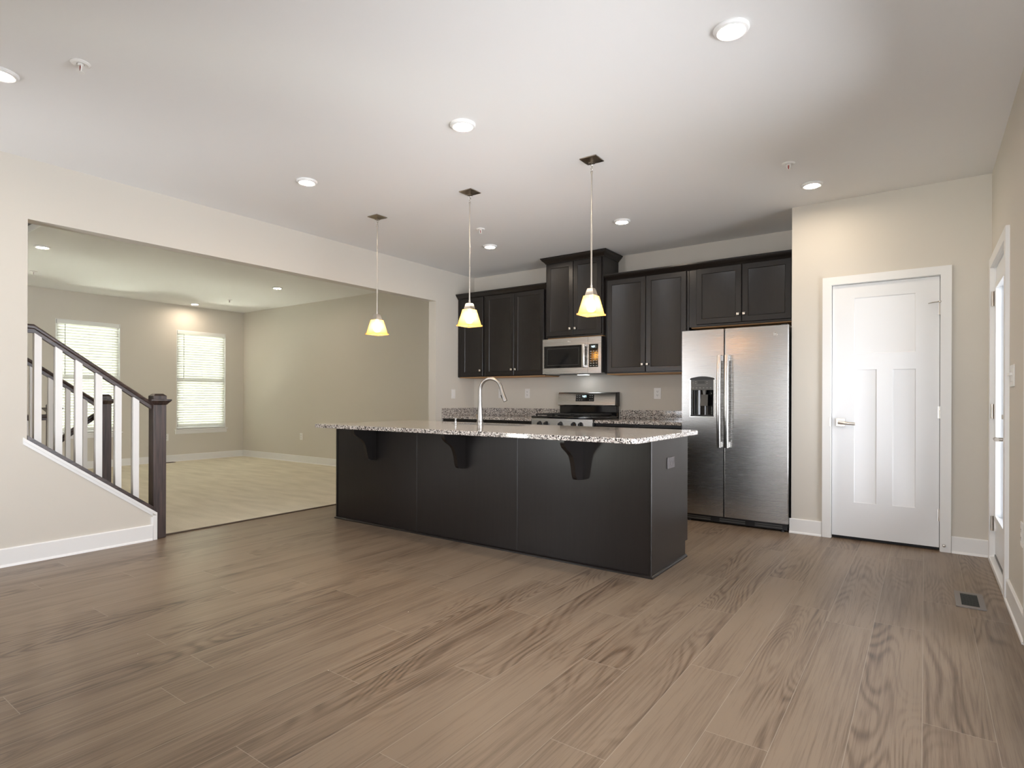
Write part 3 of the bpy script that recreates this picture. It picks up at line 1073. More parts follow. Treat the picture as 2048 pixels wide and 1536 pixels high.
UZ0, UZ1 = 1.383, 2.412
wall_cabinet('black narrow wall cabinet with one door in the left corner', -4.942, -4.497, UZ0, UZ1, YU, [(-4.868, -4.521, UZ0 + 0.022, UZ1 - 0.012, -4.553, 1.473)])
wall_cabinet('black two-door wall cabinet left of the microwave', -4.495, -3.602, UZ0, UZ1, YU,
             [(-4.473, -4.042, UZ0 + 0.022, UZ1 - 0.012, -4.069, 1.473), (-4.037, -3.612, UZ0 + 0.022, UZ1 - 0.012, -4.012, 1.473)])
hc = wall_cabinet('tall black wall cabinet above the microwave, up to the ceiling', -3.566, -2.834, 1.803, 2.676, 5.66,
                  [(-3.548, -3.201, 1.832, 2.662, -3.232, 1.906), (-3.195, -2.852, 1.832, 2.662, -3.166, 1.906)])
hx0, hx1 = -3.566, -2.834
pth = [((hx0, YB - 0.003, 2.672), (-1, 0, 0)), ((hx0, 5.66, 2.672), (-1, -1, 0)), ((hx1, 5.66, 2.672), (1, -1, 0)), ((hx1, YB - 0.003, 2.672), (1, 0, 0))]
B().sweep(CROWN, pth).make('crown', M['cab'], hc)
wall_cabinet('black two-door wall cabinet between microwave and refrigerator', -2.832, -1.912, UZ0, UZ1, YU,
             [(-2.802, -2.364, UZ0 + 0.022, UZ1 - 0.012, -2.393, 1.483), (-2.358, -1.936, UZ0 + 0.022, UZ1 - 0.012, -2.338, 1.483)])
wall_cabinet('short wide black wall cabinet above the refrigerator', -1.910, XP - 0.003, 1.822, UZ1, YU,
             [(-1.834, -1.409, 1.855, UZ1 - 0.012, -1.437, 1.929), (-1.403, -0.978, 1.855, UZ1 - 0.012, -1.383, 1.929)])
for x0, x1, lab in ((-4.942, -3.570, 'black crown molding along the wall cabinets left of the tall cabinet'),
                    (-2.830, XP - 0.003, 'black crown molding along the wall cabinets right of the tall cabinet')):
    b = B().sweep(CROWN, [((x0, YU - 0.0005, UZ1 - 0.012), (0, -1, 0)), ((x1, YU - 0.0005, UZ1 - 0.012), (0, -1, 0))])
    b.box(x0, x1, YU + 0.0005, YU + 0.02, UZ1 + 0.001, UZ1 + 0.052)
    tag(b.make('crown_molding', M['cab'], None, ((x0 + x1) / 2, YU, UZ1)), lab, 'molding')

# base cabinets along the back wall
YF = 5.425


def base_cabinet(label, x0, x1, ndoor):
    t = thing('base_cabinet', label, 'cabinet', ((x0 + x1) / 2, YB, 0), 'base cabinets along the back wall')
    B().box(x0, x1, YF, YB - 0.002, 0.105, 0.868).make('body', M['cab'], t)
    B().box(x0, x1, YF + 0.07, YF + 0.09, 0.001, 0.105).make('toe_kick', M['cabin'], t)
    w = (x1 - x0) / ndoor
    for i in range(ndoor):
        a, c = x0 + i * w + 0.012, x0 + (i + 1) * w - 0.012
        dr = B().panel('y', a, c, 0.70, 0.845, YF - 0.020, [(0, 0.003), (0.003, 0), (0.02, 0.002)], 0.0195).make('drawer', M['cab'], t)
        knob(dr, (a + c) / 2, YF - 0.0195, 0.772)
        cab_door(t, a, c, 0.125, 0.685, YF, (c - 0.03) if i % 2 == 0 else (a + 0.03), 0.63)
    return t


base_cabinet('black base cabinet in the left corner of the back counter', -4.942, -4.262, 1)
base_cabinet('black base cabinet left of the range', -4.260, -3.574, 2)
base_cabinet('black base cabinet between range and refrigerator', -2.800, -1.868, 2)


def worktop(label, x0, x1, side=False):
    t = thing('worktop', label, 'counter', ((x0 + x1) / 2, YB, 0.870), 'granite worktops along the back wall')
    B().box(x0, x1, 5.393, YB - 0.001, 0.869, 0.900, 0.003).make('slab', M['granite'], t)
    B().box(x0, x1, YB - 0.021, YB - 0.001, 0.9005, 0.998, 0.002).make('backsplash', M['granite'], t)
    if side: B().box(x0, x0 + 0.02, 5.395, YB - 0.022, 0.9005, 0.997, 0.002).make('side_splash', M['granite'], t)


worktop('grey speckled granite counter left of the range', -4.945, -3.573, True)
worktop('grey speckled granite counter between range and refrigerator', -2.801, -1.858)


# ------------------------------------------------------------------ seven segment digits, badge
def digits(b, s, x, y, z, h, face_dx=1):
    w = h * 0.5
    th = h * 0.14
    SEG = {'0': 'abcdef', '1': 'bc', '4': 'fgbc', '7': 'abc'}
    for ch in s:
        if ch == ':':
            for dz in (0.3, 0.7): b.box(x, x + th, y - 0.0006, y, z + h * dz - th / 2, z + h * dz + th / 2)
            x += th * 2.2
            continue
        g = {'a': (0, w, h - th, h), 'b': (w - th, w, h / 2, h), 'c': (w - th, w, 0, h / 2), 'd': (0, w, 0, th),
             'e': (0, th, 0, h / 2), 'f': (0, th, h / 2, h), 'g': (0, w, h / 2 - th / 2, h / 2 + th / 2)}
        for k_ in SEG[ch]:
            u0, u1, v0, v1 = g[k_]
            b.box(x + u0, x + u1, y - 0.0006, y, z + v0, z + v1)
        x += w + th * 1.4


def badge(parent, x, y, z, r, matr, matm):
    """round emblem: ring with a looped monogram"""
    b = B()
    b.tube([(x + r * math.cos(a), y - 0.001, z + r * math.sin(a)) for a in [i * 2 * PI / 24 for i in range(25)]], r * 0.13, 8, False)
    o = b.make('badge', matr, parent)
    b = B()
    for s in (-1, 1):
        b.tube([(x + s * r * 0.30 + r * 0.26 * math.cos(a), y - 0.001, z + r * 0.36 * math.sin(a) * (1 if s > 0 else 1.1)) for a in [PI * 0.2 + i * PI * 1.6 / 12 for i in range(13)]], r * 0.09, 6, True)
    b.tube([(x - r * 0.1, y - 0.001, z - r * 0.5), (x, y - 0.001, z), (x + r * 0.12, y - 0.001, z + r * 0.5)], r * 0.08, 6, True)
    b.make('monogram', matm, o)


# ------------------------------------------------------------------ microwave
mw = thing('microwave', 'stainless over-the-range microwave under the tall cabinet', 'microwave', (-3.2, YB, 1.40))
mx0, mx1, my, mz0, mz1 = -3.572, -2.828, 5.600, 1.402, 1.797
B().box(mx0 + 0.004, mx1 - 0.004, my + 0.03, YB - 0.003, mz0 + 0.008, mz1 + 0.003, 0.003).make('body', M['black'], mw)
dr = B().plate('y', my, my + 0.029, [mx0, -2.990], [mz0, mz1], [(-3.552, -3.062, 1.466, 1.716)]).make('door', M['steel'], mw)
b = B()
b.box(-3.553, -3.061, my + 0.003, my + 0.012, 1.465, 1.717)
gl = b.make('window', M['gloss'], dr)
B().plate('y', my + 0.0015, my + 0.0028, [-3.515, -3.10], [1.495, 1.690], [(-3.507, -3.108, 1.503, 1.682)]).make('window_border', M['black'], gl)
b = B()
b.box(-3.046, -3.008, my - 0.040, my - 0.022, 1.462, 1.722, 0.006, 2)
b.box(-3.046, -3.008, my - 0.026, my + 0.004, 1.462, 1.492, 0.003)
b.box(-3.046, -3.008, my - 0.026, my + 0.004, 1.692, 1.722, 0.003)
b.make('handle', M['steelz'], dr)
badge(dr, -3.222, my, 1.757, 0.013, M['steelz'], M['steelz'])
B().plate('y', my, my + 0.029, [-2.987, mx1], [mz0, mz1], [(-2.976, -2.864, 1.466, 1.716)]).make('control_frame', M['steel'], mw)
cp = B().box(-2.977, -2.863, my + 0.002, my + 0.012, 1.465, 1.717).make('control_panel', M['gloss'], mw)
B().box(-2.957, -2.885, my + 0.0008, my + 0.002, 1.672, 1.704).make('display', M['slot'], cp)
b = B()
digits(b, '4:07', -2.945, my + 0.0007, 1.679, 0.018)
b.make('digits', M['digits'], cp)
b = B()
for i in range(3):
    for j in range(7):
        b.box(-2.962 + i * 0.034, -2.945 + i * 0.034, my + 0.0012, my + 0.002, 1.478 + j * 0.026, 1.487 + j * 0.026)
b.make('keypad', M['lgrey'], cp)
b = B()
b.box(mx0 + 0.02, mx1 - 0.02, my + 0.035, my + 0.34, 1.398, 1.4095, 0.002)
b.make('underside', M['lgrey'], mw)
B().box(-3.26, -3.14, my + 0.26, my + 0.32, 1.3955, 1.3985).make('cooktop_light', M['hood'], mw)
B().box(-3.36, -3.05, my + 0.03, my + 0.10, 1.394, 1.399).make('vent_grille', M['black'], mw)

# ------------------------------------------------------------------ range
rg = thing('range', 'stainless gas range standing between the back counters', 'stove', (-3.187, YB, 0))
rx0, rx1, ry = -3.567, -2.808, 5.372
B().box(rx0, rx1, ry + 0.03, YB - 0.03, 0.04, 0.905, 0.002).make('body', M['black'], rg)
b = B()
for fx in (rx0 + 0.04, rx1 - 0.04):
    for fy in (ry + 0.07, YB - 0.08): b.cyl((fx, fy, 0), (fx, fy, 0.045), 0.015, n=12)
b.make('foot', M['black'], rg)
b = B()
b.box(rx0, rx1, ry - 0.012, 5.955, 0.906, 0.930, 0.006, 2)
b.make('cooktop', M['gloss'], rg)
cp = B().loft([[(x, ry + 0.028, 0.79), (x, ry - 0.004, 0.79), (x, ry - 0.010, 0.80), (x, ry - 0.002, 0.905), (x, ry + 0.028, 0.905)] for x in (rx0, rx1)]).make('control_panel', M['steel'], rg)
for kx in (-3.457, -3.372, -3.19, -3.029, -2.945):
    b = B()
    b.cyl((kx, ry - 0.003, 0.850), (kx, ry - 0.016, 0.848), 0.026, 0.024, n=24)
    b.cyl((kx, ry - 0.016, 0.848), (kx, ry - 0.040, 0.846), 0.020, 0.018, n=24)
    b.box(kx - 0.004, kx + 0.004, ry - 0.045, ry - 0.036, 0.830, 0.864, 0.002)
    b.make('knob', M['black'], cp)
od = B().plate('y', ry, ry + 0.029, [rx0, rx1], [0.235, 0.785], [(rx0 + 0.12, rx1 - 0.12, 0.36, 0.64)]).make('oven_door', M['steel'], rg)
B().box(rx0 + 0.118, rx1 - 0.118, ry + 0.003, ry + 0.012, 0.358, 0.642).make('oven_window', M['gloss'], od)
b = B()
b.cyl((rx0 + 0.05, ry - 0.045, 0.735), (rx1 - 0.05, ry - 0.045, 0.735), 0.012, n=16)
for hx in (rx0 + 0.07, rx1 - 0.07): b.cyl((hx, ry + 0.002, 0.735), (hx, ry - 0.045, 0.735), 0.009, n=12)
b.make('handle', M['steelz'], od)
B().box(rx0, rx1, ry, ry + 0.029, 0.06, 0.228, 0.003).make('drawer', M['steel'], rg)
gw = (rx1 - rx0 - 0.06) / 3
for i in range(3):
    a = rx0 + 0.03 + i * gw + 0.004
    c = a + gw - 0.008
    b = B()
    for xx in (a, c - 0.012): b.box(xx, xx + 0.012, ry + 0.03, 5.90, 0.942, 0.956, 0.002)
    for yy in (ry + 0.03, 5.888, (ry + 5.92) / 2): b.box(a, c, yy, yy + 0.012, 0.942, 0.956, 0.002)
    for yy in (ry + 0.16, 5.76): b.box(a, c, yy, yy + 0.010, 0.946, 0.956, 0.002)
    b.box((a + c) / 2 - 0.005, (a + c) / 2 + 0.005, ry + 0.03, 5.90, 0.946, 0.956, 0.002)
    for xx in (a, c - 0.012):
        for yy in (ry + 0.03, 5.888): b.box(xx, xx + 0.012, yy, yy + 0.012, 0.9295, 0.944)
    b.make('grate', M['iron'], rg)
for bx_, by_ in ((rx0 + 0.15, ry + 0.16), (rx1 - 0.15, ry + 0.16), (rx0 + 0.15, 5.76), (rx1 - 0.15, 5.76), (-3.187, 5.66)):
    B().lathe((bx_, by_, 0.930), [(0.045, 0), (0.045, 0.006), (0.034, 0.010), (0.034, 0.013), (0.004, 0.014)], 24, False).make('burner', M['iron'], rg)
gx0, gx1 = -3.592, -2.818
gx0 = rx0 - 0.004
gx1 = rx1 + 0.004
B().box(rx0 + 0.012, rx1 - 0.004, 5.957, 6.012, 0.906, 1.042, 0.003).make('backguard', M['gloss'], rg)
pr = [(5.945, 1.040), (5.938, 1.050), (5.952, 1.180), (5.962, 1.194), (5.975, 1.198), (6.012, 1.198), (6.012, 1.040)]
bg_ = B().loft([[(x, y_, z_) for y_, z_ in pr] for x in (rx0 - 0.002, rx1 - 0.016)]).make('backguard_panel', M['steel'], rg)
B().loft([[(x, y_, z_) for y_, z_ in pr] for x in (rx1 - 0.0155, rx1 + 0.004)]).make('end_cap', M['black'], bg_)


def bgp(x0, x1, z0, z1, d0, d1):
    """box lying on the sloping backguard face"""
    f = lambda z: 5.938 + (z - 1.05) * (0.014 / 0.13)
    return [[(x0, f(z0) - d0, z0), (x1, f(z0) - d0, z0), (x1, f(z1) - d0, z1), (x0, f(z1) - d0, z1)],
            [(x0, f(z0) - d1, z0), (x1, f(z0) - d1, z0), (x1, f(z1) - d1, z1), (x0, f(z1) - d1, z1)]]


dp = B().loft(bgp(-3.330, -3.092, 1.092, 1.172, -0.002, 0.0025)).make('display_panel', M['gloss'], bg_)
b = B()
for i, kx in enumerate((-3.318, -3.285, -3.255, -3.150, -3.122)):
    for zz in (1.105, 1.135, 1.158):
        if i == 2 and zz > 1.12: continue
        b.loft(bgp(kx, kx + 0.014, zz, zz + 0.006, 0.0020, 0.0032))
b.make('touch_keys', M['lgrey'], dp)
b = B()
digits(b, '4:07', -3.240, 5.9435, 1.138, 0.022)
b.make('digits', M['digits'], dp)

# ------------------------------------------------------------------ refrigerator
fg = thing('refrigerator', 'stainless side-by-side refrigerator with water dispenser', 'refrigerator', (-1.385, 5.66, 0))
fx0, fx1, fs, fy = -1.838, -0.930, -1.457, 5.290
B().box(fx0 + 0.004, fx1 - 0.004, fy + 0.075, 6.020, 0.025, 1.745, 0.004).make('body', M['grey'], fg)


def fdoor(name, x0, x1, holes):
    z0, z1 = 0.072, 1.752
    b = B()
    if not holes:
        n = 10
        loops = []
        pts = []
        for i in range(n + 1):
            s = i / n
            pts.append((x0 + (x1 - x0) * s, fy + 0.002 - 0.002 * math.sin(PI * s)))
        pts = [(x0, fy + 0.006)] + [(min(max(px, x0 + 0.006), x1 - 0.006), py) for px, py in pts] + [(x1, fy + 0.006)]
        poly = [(x0, fy + 0.07)] + pts + [(x1, fy + 0.07)]
        b.prism(poly, 'z', z0, z1)
    else:
        b.plate('y', fy, fy + 0.07, [x0, x1], [z0, z1], holes)
    return b.make(name, M['steel'], fg)


qx0, qx1, qz0, qz1 = -1.756, -1.544, 0.968, 1.318
ld = fdoor('freezer_door', fx0, fs - 0.004, [(qx0, qx1, qz0, qz1)])
rd = fdoor('refrigerator_door', fs + 0.004, fx1, [])


def fhandle(par, x0, x1, side):
    z0, z1 = 0.692, 1.515
    n = 12
    loops = []
    for i in range(n + 1):
        s = i / n
        z = z0 + (z1 - z0) * s
        bow = 0.052 + 0.014 * math.sin(PI * s)
        yo, yi = fy - bow, fy - bow + 0.014
        loops.append([(x0, yo + 0.003, z), (x0 + 0.006, yo, z), (x1 - 0.006, yo, z), (x1, yo + 0.003, z), (x1, yi, z), (x0, yi, z)])
    b = B().loft(loops)
    for z in (z0 + 0.002, z1 - 0.052): b.box(x0 + 0.004, x1 - 0.004, fy - 0.050, fy + 0.002, z, z + 0.05, 0.002)
    b.make('handle', M['steelz'], par)


fhandle(ld, -1.506, -1.470, 1)
fhandle(rd, -1.440, -1.404, -1)
badge(rd, -1.033, fy - 0.001, 1.678, 0.015, M['nickel'], M['nickel'])
# dispenser
dz = B().plate('y', fy - 0.005, fy + 0.004, [qx0 - 0.010, qx1 + 0.010], [qz0 - 0.012, qz1 - 0.02], [(qx0 + 0.004, qx1 - 0.004, qz0 + 0.002, qz1)]).make('dispenser', M['steelz'], ld)
b = B()
b.loft([[(x, yy, z) for x, z in [(qx0 - 0.004, 1.300)] + [(qx0 - 0.004 + (qx1 - qx0 + 0.008) * i / 10, 1.312 + 0.018 * math.sin(PI * i / 10)) for i in range(11)] + [(qx1 + 0.004, 1.300)]] for yy in (fy - 0.010, fy + 0.02)])
b.make('dispenser_hood', M['black'], dz)
pn = B().box(qx0 + 0.001, qx1 - 0.001, fy - 0.004, fy + 0.03, 1.205, 1.305, 0.002).make('dispenser_panel', M['grey'], dz)
b = B()
b.box(-1.690, -1.626, fy - 0.0048, fy - 0.0038, 1.264, 1.286)
b.make('dispenser_display', M['slot'], pn)
b = B()
for i in range(6): b.box(-1.738 + i * 0.032, -1.728 + i * 0.032, fy - 0.0047, fy - 0.0038, 1.222, 1.228)
for zz in (1.262, 1.280): 
    b.box(-1.712, -1.704, fy - 0.0047, fy - 0.0038, zz, zz + 0.005)
    b.box(-1.610, -1.602, fy - 0.0047, fy - 0.0038, zz, zz + 0.005)
b.tube([(-1.738, fy - 0.004, 1.268), (-1.733, fy - 0.004, 1.282), (-1.728, fy - 0.004, 1.268)], 0.0012, 6)
b.box(-1.704, -1.610, fy - 0.0045, fy - 0.0038, 1.250, 1.2515)
b.make('button_marks', M['lgrey'], pn)
b = B()
# curved cavity
cav = [(qx0 + 0.001, fy + 0.0)] + [(qx0 + 0.001 + (qx1 - qx0 - 0.002) * i / 12, fy + 0.012 + 0.045 * math.sin(PI * i / 12) ** 0.6) for i in range(13)] + [(qx1 - 0.001, fy + 0.0)]
b.loft([[(px, py, z) for px, py in cav] for z in (qz0 + 0.001, 1.206)], False, False, closed=False)
b.make('dispenser_cavity', M['gloss'], dz)
b = B()
b.box(qx0 + 0.001, qx1 - 0.001, fy - 0.008, fy + 0.058, qz0 - 0.002, qz0 + 0.010, 0.002)
b.make('drip_tray', M['black'], dz)
b = B()
b.loft([[(-1.668, fy + 0.030, 1.165), (-1.608, fy + 0.030, 1.165), (-1.608, fy + 0.038, 1.165), (-1.668, fy + 0.038, 1.165)],
        [(-1.676, fy + 0.012, 1.062), (-1.606, fy + 0.012, 1.062), (-1.606, fy + 0.018, 1.062), (-1.676, fy + 0.018, 1.062)]])
b.make('paddle', M['grey'], dz)
B().lathe((-1.640, fy + 0.032, 1.163), [(0.011, 0.0), (0.014, 0.012), (0.020, 0.044)], 18).make('nozzle', M['lgrey'], dz)
gr = B().box(fx0 + 0.01, fx1 - 0.01, fy + 0.028, fy + 0.075, 0.012, 0.068, 0.003).make('base_grille', M['black'], fg)
b = B()
for i in range(3):
    for j in range(2):
        b.box(-1.80 + i * 0.30, -1.58 + i * 0.30, fy + 0.024, fy + 0.0285, 0.024 + j * 0.018, 0.034 + j * 0.018, 0.001)
b.make('grille_slots', M['grey'], gr)
for xx in (fx0 + 0.06, fx1 - 0.05):
    B().cyl((xx, fy + 0.045, 0.0), (xx, fy + 0.045, 0.03), 0.018, n=14).make('foot', M['black'], fg)
for xx in (fx0 + 0.045, fx1 - 0.03):
    B().box(xx - 0.03, xx + 0.02, fy + 0.02, fy + 0.10, 1.7525, 1.763, 0.002).make('hinge_cover', M['black'], fg)

# ------------------------------------------------------------------ island
ix0, ix1, iyf, iyb, itop = -4.470, -1.388, 3.441, 4.115, 0.868
il = thing('island_cabinet', 'long black kitchen island base with corbels under the overhang', 'island', ((ix0 + ix1) / 2, 3.78, 0))
B().prism([(iyf + 0.018, 0.002), (4.065, 0.002), (4.065, 0.112), (iyb, 0.112), (iyb, itop), (iyf + 0.018, itop)], 'x', ix0 + 0.016, ix1 - 0.016).make('body', M['cab'], il)
seams = [ix0 + 0.012, -3.430, -2.411, ix1 - 0.006]
for a, c in zip(seams, seams[1:]):
    B().box(a + 0.0012, c - 0.0012, iyf, iyf + 0.0175, 0.002, itop, 0.0015).make('back_panel', M['cab'], il)
B().prism([(iyf + 0.003, 0.002), (4.072, 0.002), (4.072, 0.112), (iyb + 0.004, 0.112), (iyb + 0.004, itop), (iyf + 0.003, itop)], 'x', ix1 - 0.0155, ix1).make('end_panel', M['cab'], il)
B().prism([(iyf + 0.003, 0.002), (4.072, 0.002), (4.072, 0.112), (iyb + 0.004, 0.112), (iyb + 0.004, itop), (iyf + 0.003, itop)], 'x', ix0, ix0 + 0.0155).make('end_panel', M['cab'], il)
b = B()
b.box(ix0 - 0.006, ix0 + 0.011, iyf - 0.006, iyf + 0.002, 0.002, itop, 0.002)
b.box(ix1 - 0.010, ix1 + 0.004, iyf - 0.005, iyf + 0.012, 0.002, itop, 0.003)
for s in seams[1:3]: b.box(s - 0.004, s + 0.004, iyf - 0.003, iyf + 0.002, 0.002, itop, 0.0018)
b.make('corner_bead', M['cab'], il)
SH = [(0, 0), (0.016, 0), (0.015, 0.008), (0.009, 0.015), (0, 0.018)]
b = B().sweep(SH, [((ix0, 4.07, 0.001), (-1, 0, 0)), ((ix0, iyf, 0.001), (-1, -1, 0)), ((ix1, iyf, 0.001), (1, -1, 0)), ((ix1, 4.075, 0.001), (1, 0, 0))])
b.make('shoe_molding', M['cab'], il)
BR = [(0, 0.870), (-0.245, 0.870), (-0.248, 0.852), (-0.245, 0.832), (-0.230, 0.812), (-0.200, 0.792), (-0.165, 0.772), (-0.138, 0.748), (-0.120, 0.715), (-0.108, 0.675),
      (-0.100, 0.635), (-0.092, 0.610), (-0.080, 0.594), (-0.060, 0.586), (0, 0.580)]
for cx in (-3.925, -2.90, -1.872):
    B().prism([(iyf - 0.0005 + u, v - 0.003) for u, v in BR], 'x', cx - 0.032, cx).make('corbel', M['cab'], il)
wd = (ix1 - ix0 - 0.04) / 5
for i in range(5):
    a = ix0 + 0.02 + i * wd + 0.006
    o = B().box(a, a + wd - 0.012, iyb + 0.0005, iyb + 0.0195, 0.125, 0.85, 0.003).make('door', M['cab'], il)
plate_at('+x', (ix1, 3.775, 0.697), 'dark grey outlet on the end panel of the island', 'outlet', 'outlet', 0.076, 0.128, 'plateg', horiz=True)

# granite top with the sink cut-out
sx0, sx1, sy0, sy1 = -3.12, -2.42, 3.83, 4.03
sx0, sx1, sy0, sy1 = -3.30, -2.60, 3.55, 3.69
cx0, cx1, cyf, cyb = -4.262, -1.315, 3.035, 4.150
SNK = (-3.38, -2.66, 3.80, 4.07)
ct = thing('island_countertop', 'long grey speckled granite slab on the kitchen island', 'counter', ((cx0 + cx1) / 2, 3.6, itop))
b = B()
co = 0.035
out = []
for (ax, ay), (d1, d2) in (((cx0, cyf), ((0, 1), (1, 0))), ((cx1, cyf), ((-1, 0), (0, 1))), ((cx1, cyb), ((0, -1), (-1, 0))), ((cx0, cyb), ((1, 0), (0, -1)))):
    for i in range(5):
        s = i / 4 * PI / 2
        px = ax + co * (d1[0] * (1 - math.sin(s)) + d2[0] * (1 - math.cos(s)))
        py = ay + co * (d1[1] * (1 - math.sin(s)) + d2[1] * (1 - math.cos(s)))
        out.append((px, py))
z0, z1, ee = itop + 0.001, 0.900, 0.003
cxm, cym = (cx0 + cx1) / 2, (cyf + cyb) / 2


def ins(p, e): return (p[0] - e * (1 if p[0] > cxm else -1), p[1] - e * (1 if p[1] > cym else -1))


L0 = [(*ins(p, ee), z0) for p in out]
L1 = [(*p, z0 + ee) for p in out]
L2 = [(*p, z1 - ee) for p in out]
L3 = [(*ins(p, ee), z1) for p in out]
b.loft([L0, L1, L2, L3], True, False)
hole = [(SNK[0], SNK[2]), (SNK[1], SNK[2]), (SNK[1], SNK[3]), (SNK[0], SNK[3])]
top = [b.bm.verts.new(p) for p in L3]
hv = [b.bm.verts.new((*p, z1)) for p in hole]
hb = [b.bm.verts.new((*p, z0 + 0.002)) for p in hole]
grp = [top[0:5], top[5:10], top[10:15], top[15:20]]
for i in range(4):
    b.bm.faces.new(grp[i] + [hv[i]])
    b.bm.faces.new([grp[i][-1], grp[(i + 1) % 4][0], hv[(i + 1) % 4], hv[i]])
    b.bm.faces.new([hv[i], hv[(i + 1) % 4], hb[(i + 1) % 4], hb[i]])
b.bm.faces.new(hb)
bmesh.ops.remove_doubles(b.bm, verts=b.bm.verts, dist=1e-5)
b.make('slab', M['granite'], ct)

# faucet and soap pump
fx, fyy, fz = -3.003, 3.744, 0.9003
fc = thing('faucet', 'tall gooseneck stainless faucet on the island countertop', 'faucet', (fx, fyy, fz))
b = B()
b.lathe((fx, fyy, fz), [(0.027, 0), (0.027, 0.004), (0.0255, 0.006), (0.0255, 0.034), (0.0245, 0.036), (0.0245, 0.040), (0.0235, 0.075), (0.0175, 0.165), (0.0155, 0.200)], 28)
b.make('body', M['chrome'], fc)
spx, spy = 0.982, 0.19
pts = [(0, 0.198), (0, 0.275)] + [(0.098 - 0.098 * math.cos(a), 0.288 + 0.098 * math.sin(a)) for a in [i * PI * 0.90 / 12 for i in range(13)]]
pts += [(0.210, 0.255)]
sp = B().tube([(fx + u * spx, fyy + u * spy, fz + v) for u, v in pts], 0.0142, 16).make('spout', M['chrome'], fc)
e0, e1 = Vector((0.205, 0.270)), Vector((0.233, 0.200))
P3 = lambda q: (fx + q.x * spx, fyy + q.x * spy, fz + q.y)
B().tube([P3(e0), P3(e0.lerp(e1, 0.15)), P3(e0.lerp(e1, 0.7)), P3(e1)], [0.0145, 0.016, 0.0185, 0.0175], 18).make('spray_head', M['chrome'], sp)
m0, m1 = e0.lerp(e1, 0.22), e0.lerp(e1, 0.58)
B().tube([(fx + (q.x - 0.011) * spx, fyy + (q.x - 0.011) * spy - 0.007, fz + q.y - 0.004) for q in (m0, m1)], [0.0065, 0.0065], 8).make('spray_button', M['black'], sp)
b = B()
b.cyl((fx - 0.015, fyy + 0.01, fz + 0.062), (fx - 0.048, fyy + 0.03, fz + 0.064), 0.011, n=14)
b.tube([(fx - 0.045, fyy + 0.03, fz + 0.064), (fx - 0.062, fyy + 0.04, fz + 0.078), (fx - 0.075, fyy + 0.05, fz + 0.083)], [0.006, 0.005, 0.0045], 10)
b.make('handle', M['brass'], fc)
px, py, pz = -3.337, 3.80, 0.9003
px, py = -3.262, 3.735
sd = thing('soap_dispenser', 'small stainless soap pump left of the island faucet', 'soap dispenser', (px, py, pz))
b = B().lathe((px, py, pz), [(0.016, 0), (0.016, 0.003), (0.0115, 0.007), (0.0105, 0.030), (0.006, 0.034), (0.006, 0.044), (0.010, 0.046), (0.010, 0.052)], 20)
b.make('body', M['chrome'], sd)
B().tube([(px, py, pz + 0.049), (px + 0.02, py + 0.012, pz + 0.054), (px + 0.042, py + 0.026, pz + 0.066)], [0.006, 0.0055, 0.0045], 10).make('spout', M['chrome'], sd)
sk = thing('sink', 'stainless basin set into the island countertop', 'sink', ((SNK[0] + SNK[1]) / 2, (SNK[2] + SNK[3]) / 2, 0.872))
b = B()
e = 0.002
bas = [[(SNK[0] + i, SNK[2] + i, z), (SNK[1] - i, SNK[2] + i, z), (SNK[1] - i, SNK[3] - i, z), (SNK[0] + i, SNK[3] - i, z)] for i, z in ((e, 0.8985), (e + 0.001, 0.880), (e + 0.006, 0.8735))]
b.loft(bas, False, True)
b.make('basin', M['chrome'], sk)
B().lathe((-3.02, 3.935, 0.8736), [(0.03, 0), (0.03, 0.002), (0.02, 0.001), (0.004, 0.0005)], 20, False).make('drain', M['chrome'], sk)

# ------------------------------------------------------------------ floor registers
vr = thing('floor_register', 'grey metal floor register in the planks near the glazed door', 'register', (0.207, 4.115, 0))
b = B().plate('z', 0.0005, 0.005, [0.142, 0.272], [3.965, 4.275], [(0.168, 0.246, 4.0, 4.24)])
b.make('frame', M['regm'], vr)
b = B()
b.box(0.166, 0.248, 3.998, 4.242, 0.0003, 0.0012)
b.make('damper', M['regd'], vr)
b = B()
for i in range(12):
    yy = 4.006 + i * 0.0197
    b.box(0.168, 0.246, yy, yy + 0.007, 0.001, 0.0042)
b.make('louver', M['regd'], vr)
vr = thing('floor_register', 'dark floor register in the carpet below the living room windows', 'register', (-10.49, 4.55, 0.006))
B().box(-10.545, -10.435, 4.40, 4.70, 0.0062, 0.012, 0.002).make('frame', M['regb'], vr)
b = B()
for i in range(11): b.box(-10.525, -10.455, 4.42 + i * 0.0245, 4.43 + i * 0.0245, 0.0115, 0.0135)
b.make('louver', M['regd'], vr)


# ------------------------------------------------------------------ stair railings
def newel(root, x, y, z0, z1, s=0.046):
    """square post with a flared cap"""
    n = B().box(x - s, x + s, y - s, y + s, z0, z1 - 0.086, 0.004).make('newel_post', M['newel'], root)
    b = B()
    b.sq((x, y, z1), [(s + 0.002, -0.088), (s + 0.006, -0.082), (s + 0.022, -0.063), (s + 0.028, -0.056), (s + 0.028, -0.044), (s + 0.001, -0.042), (s + 0.001, -0.017), (s - 0.018, 0.0)])
    b.make('newel_cap', M['newel'], n)
    return n


RPROF = [(-0.030, -0.010), (-0.026, -0.022), (-0.019, -0.026), (-0.019, -0.052), (0.019, -0.052), (0.019, -0.026), (0.026, -0.022), (0.030, -0.010), (0.028, 0.0), (0.016, 0.008), (-0.016, 0.008), (-0.028, 0.0)]


def handrail(root, pts, name='handrail', w=1.0):
    """pts: (x, y, z) along y at one x"""
    loops = [[(x + a * w, y, z + bb) for a, bb in RPROF] for x, y, z in pts]
    return B().loft(loops).make(name, M['rail'], root)


RX1, RX2, NY = -5.004, -6.075, 2.112
RS = 0.718


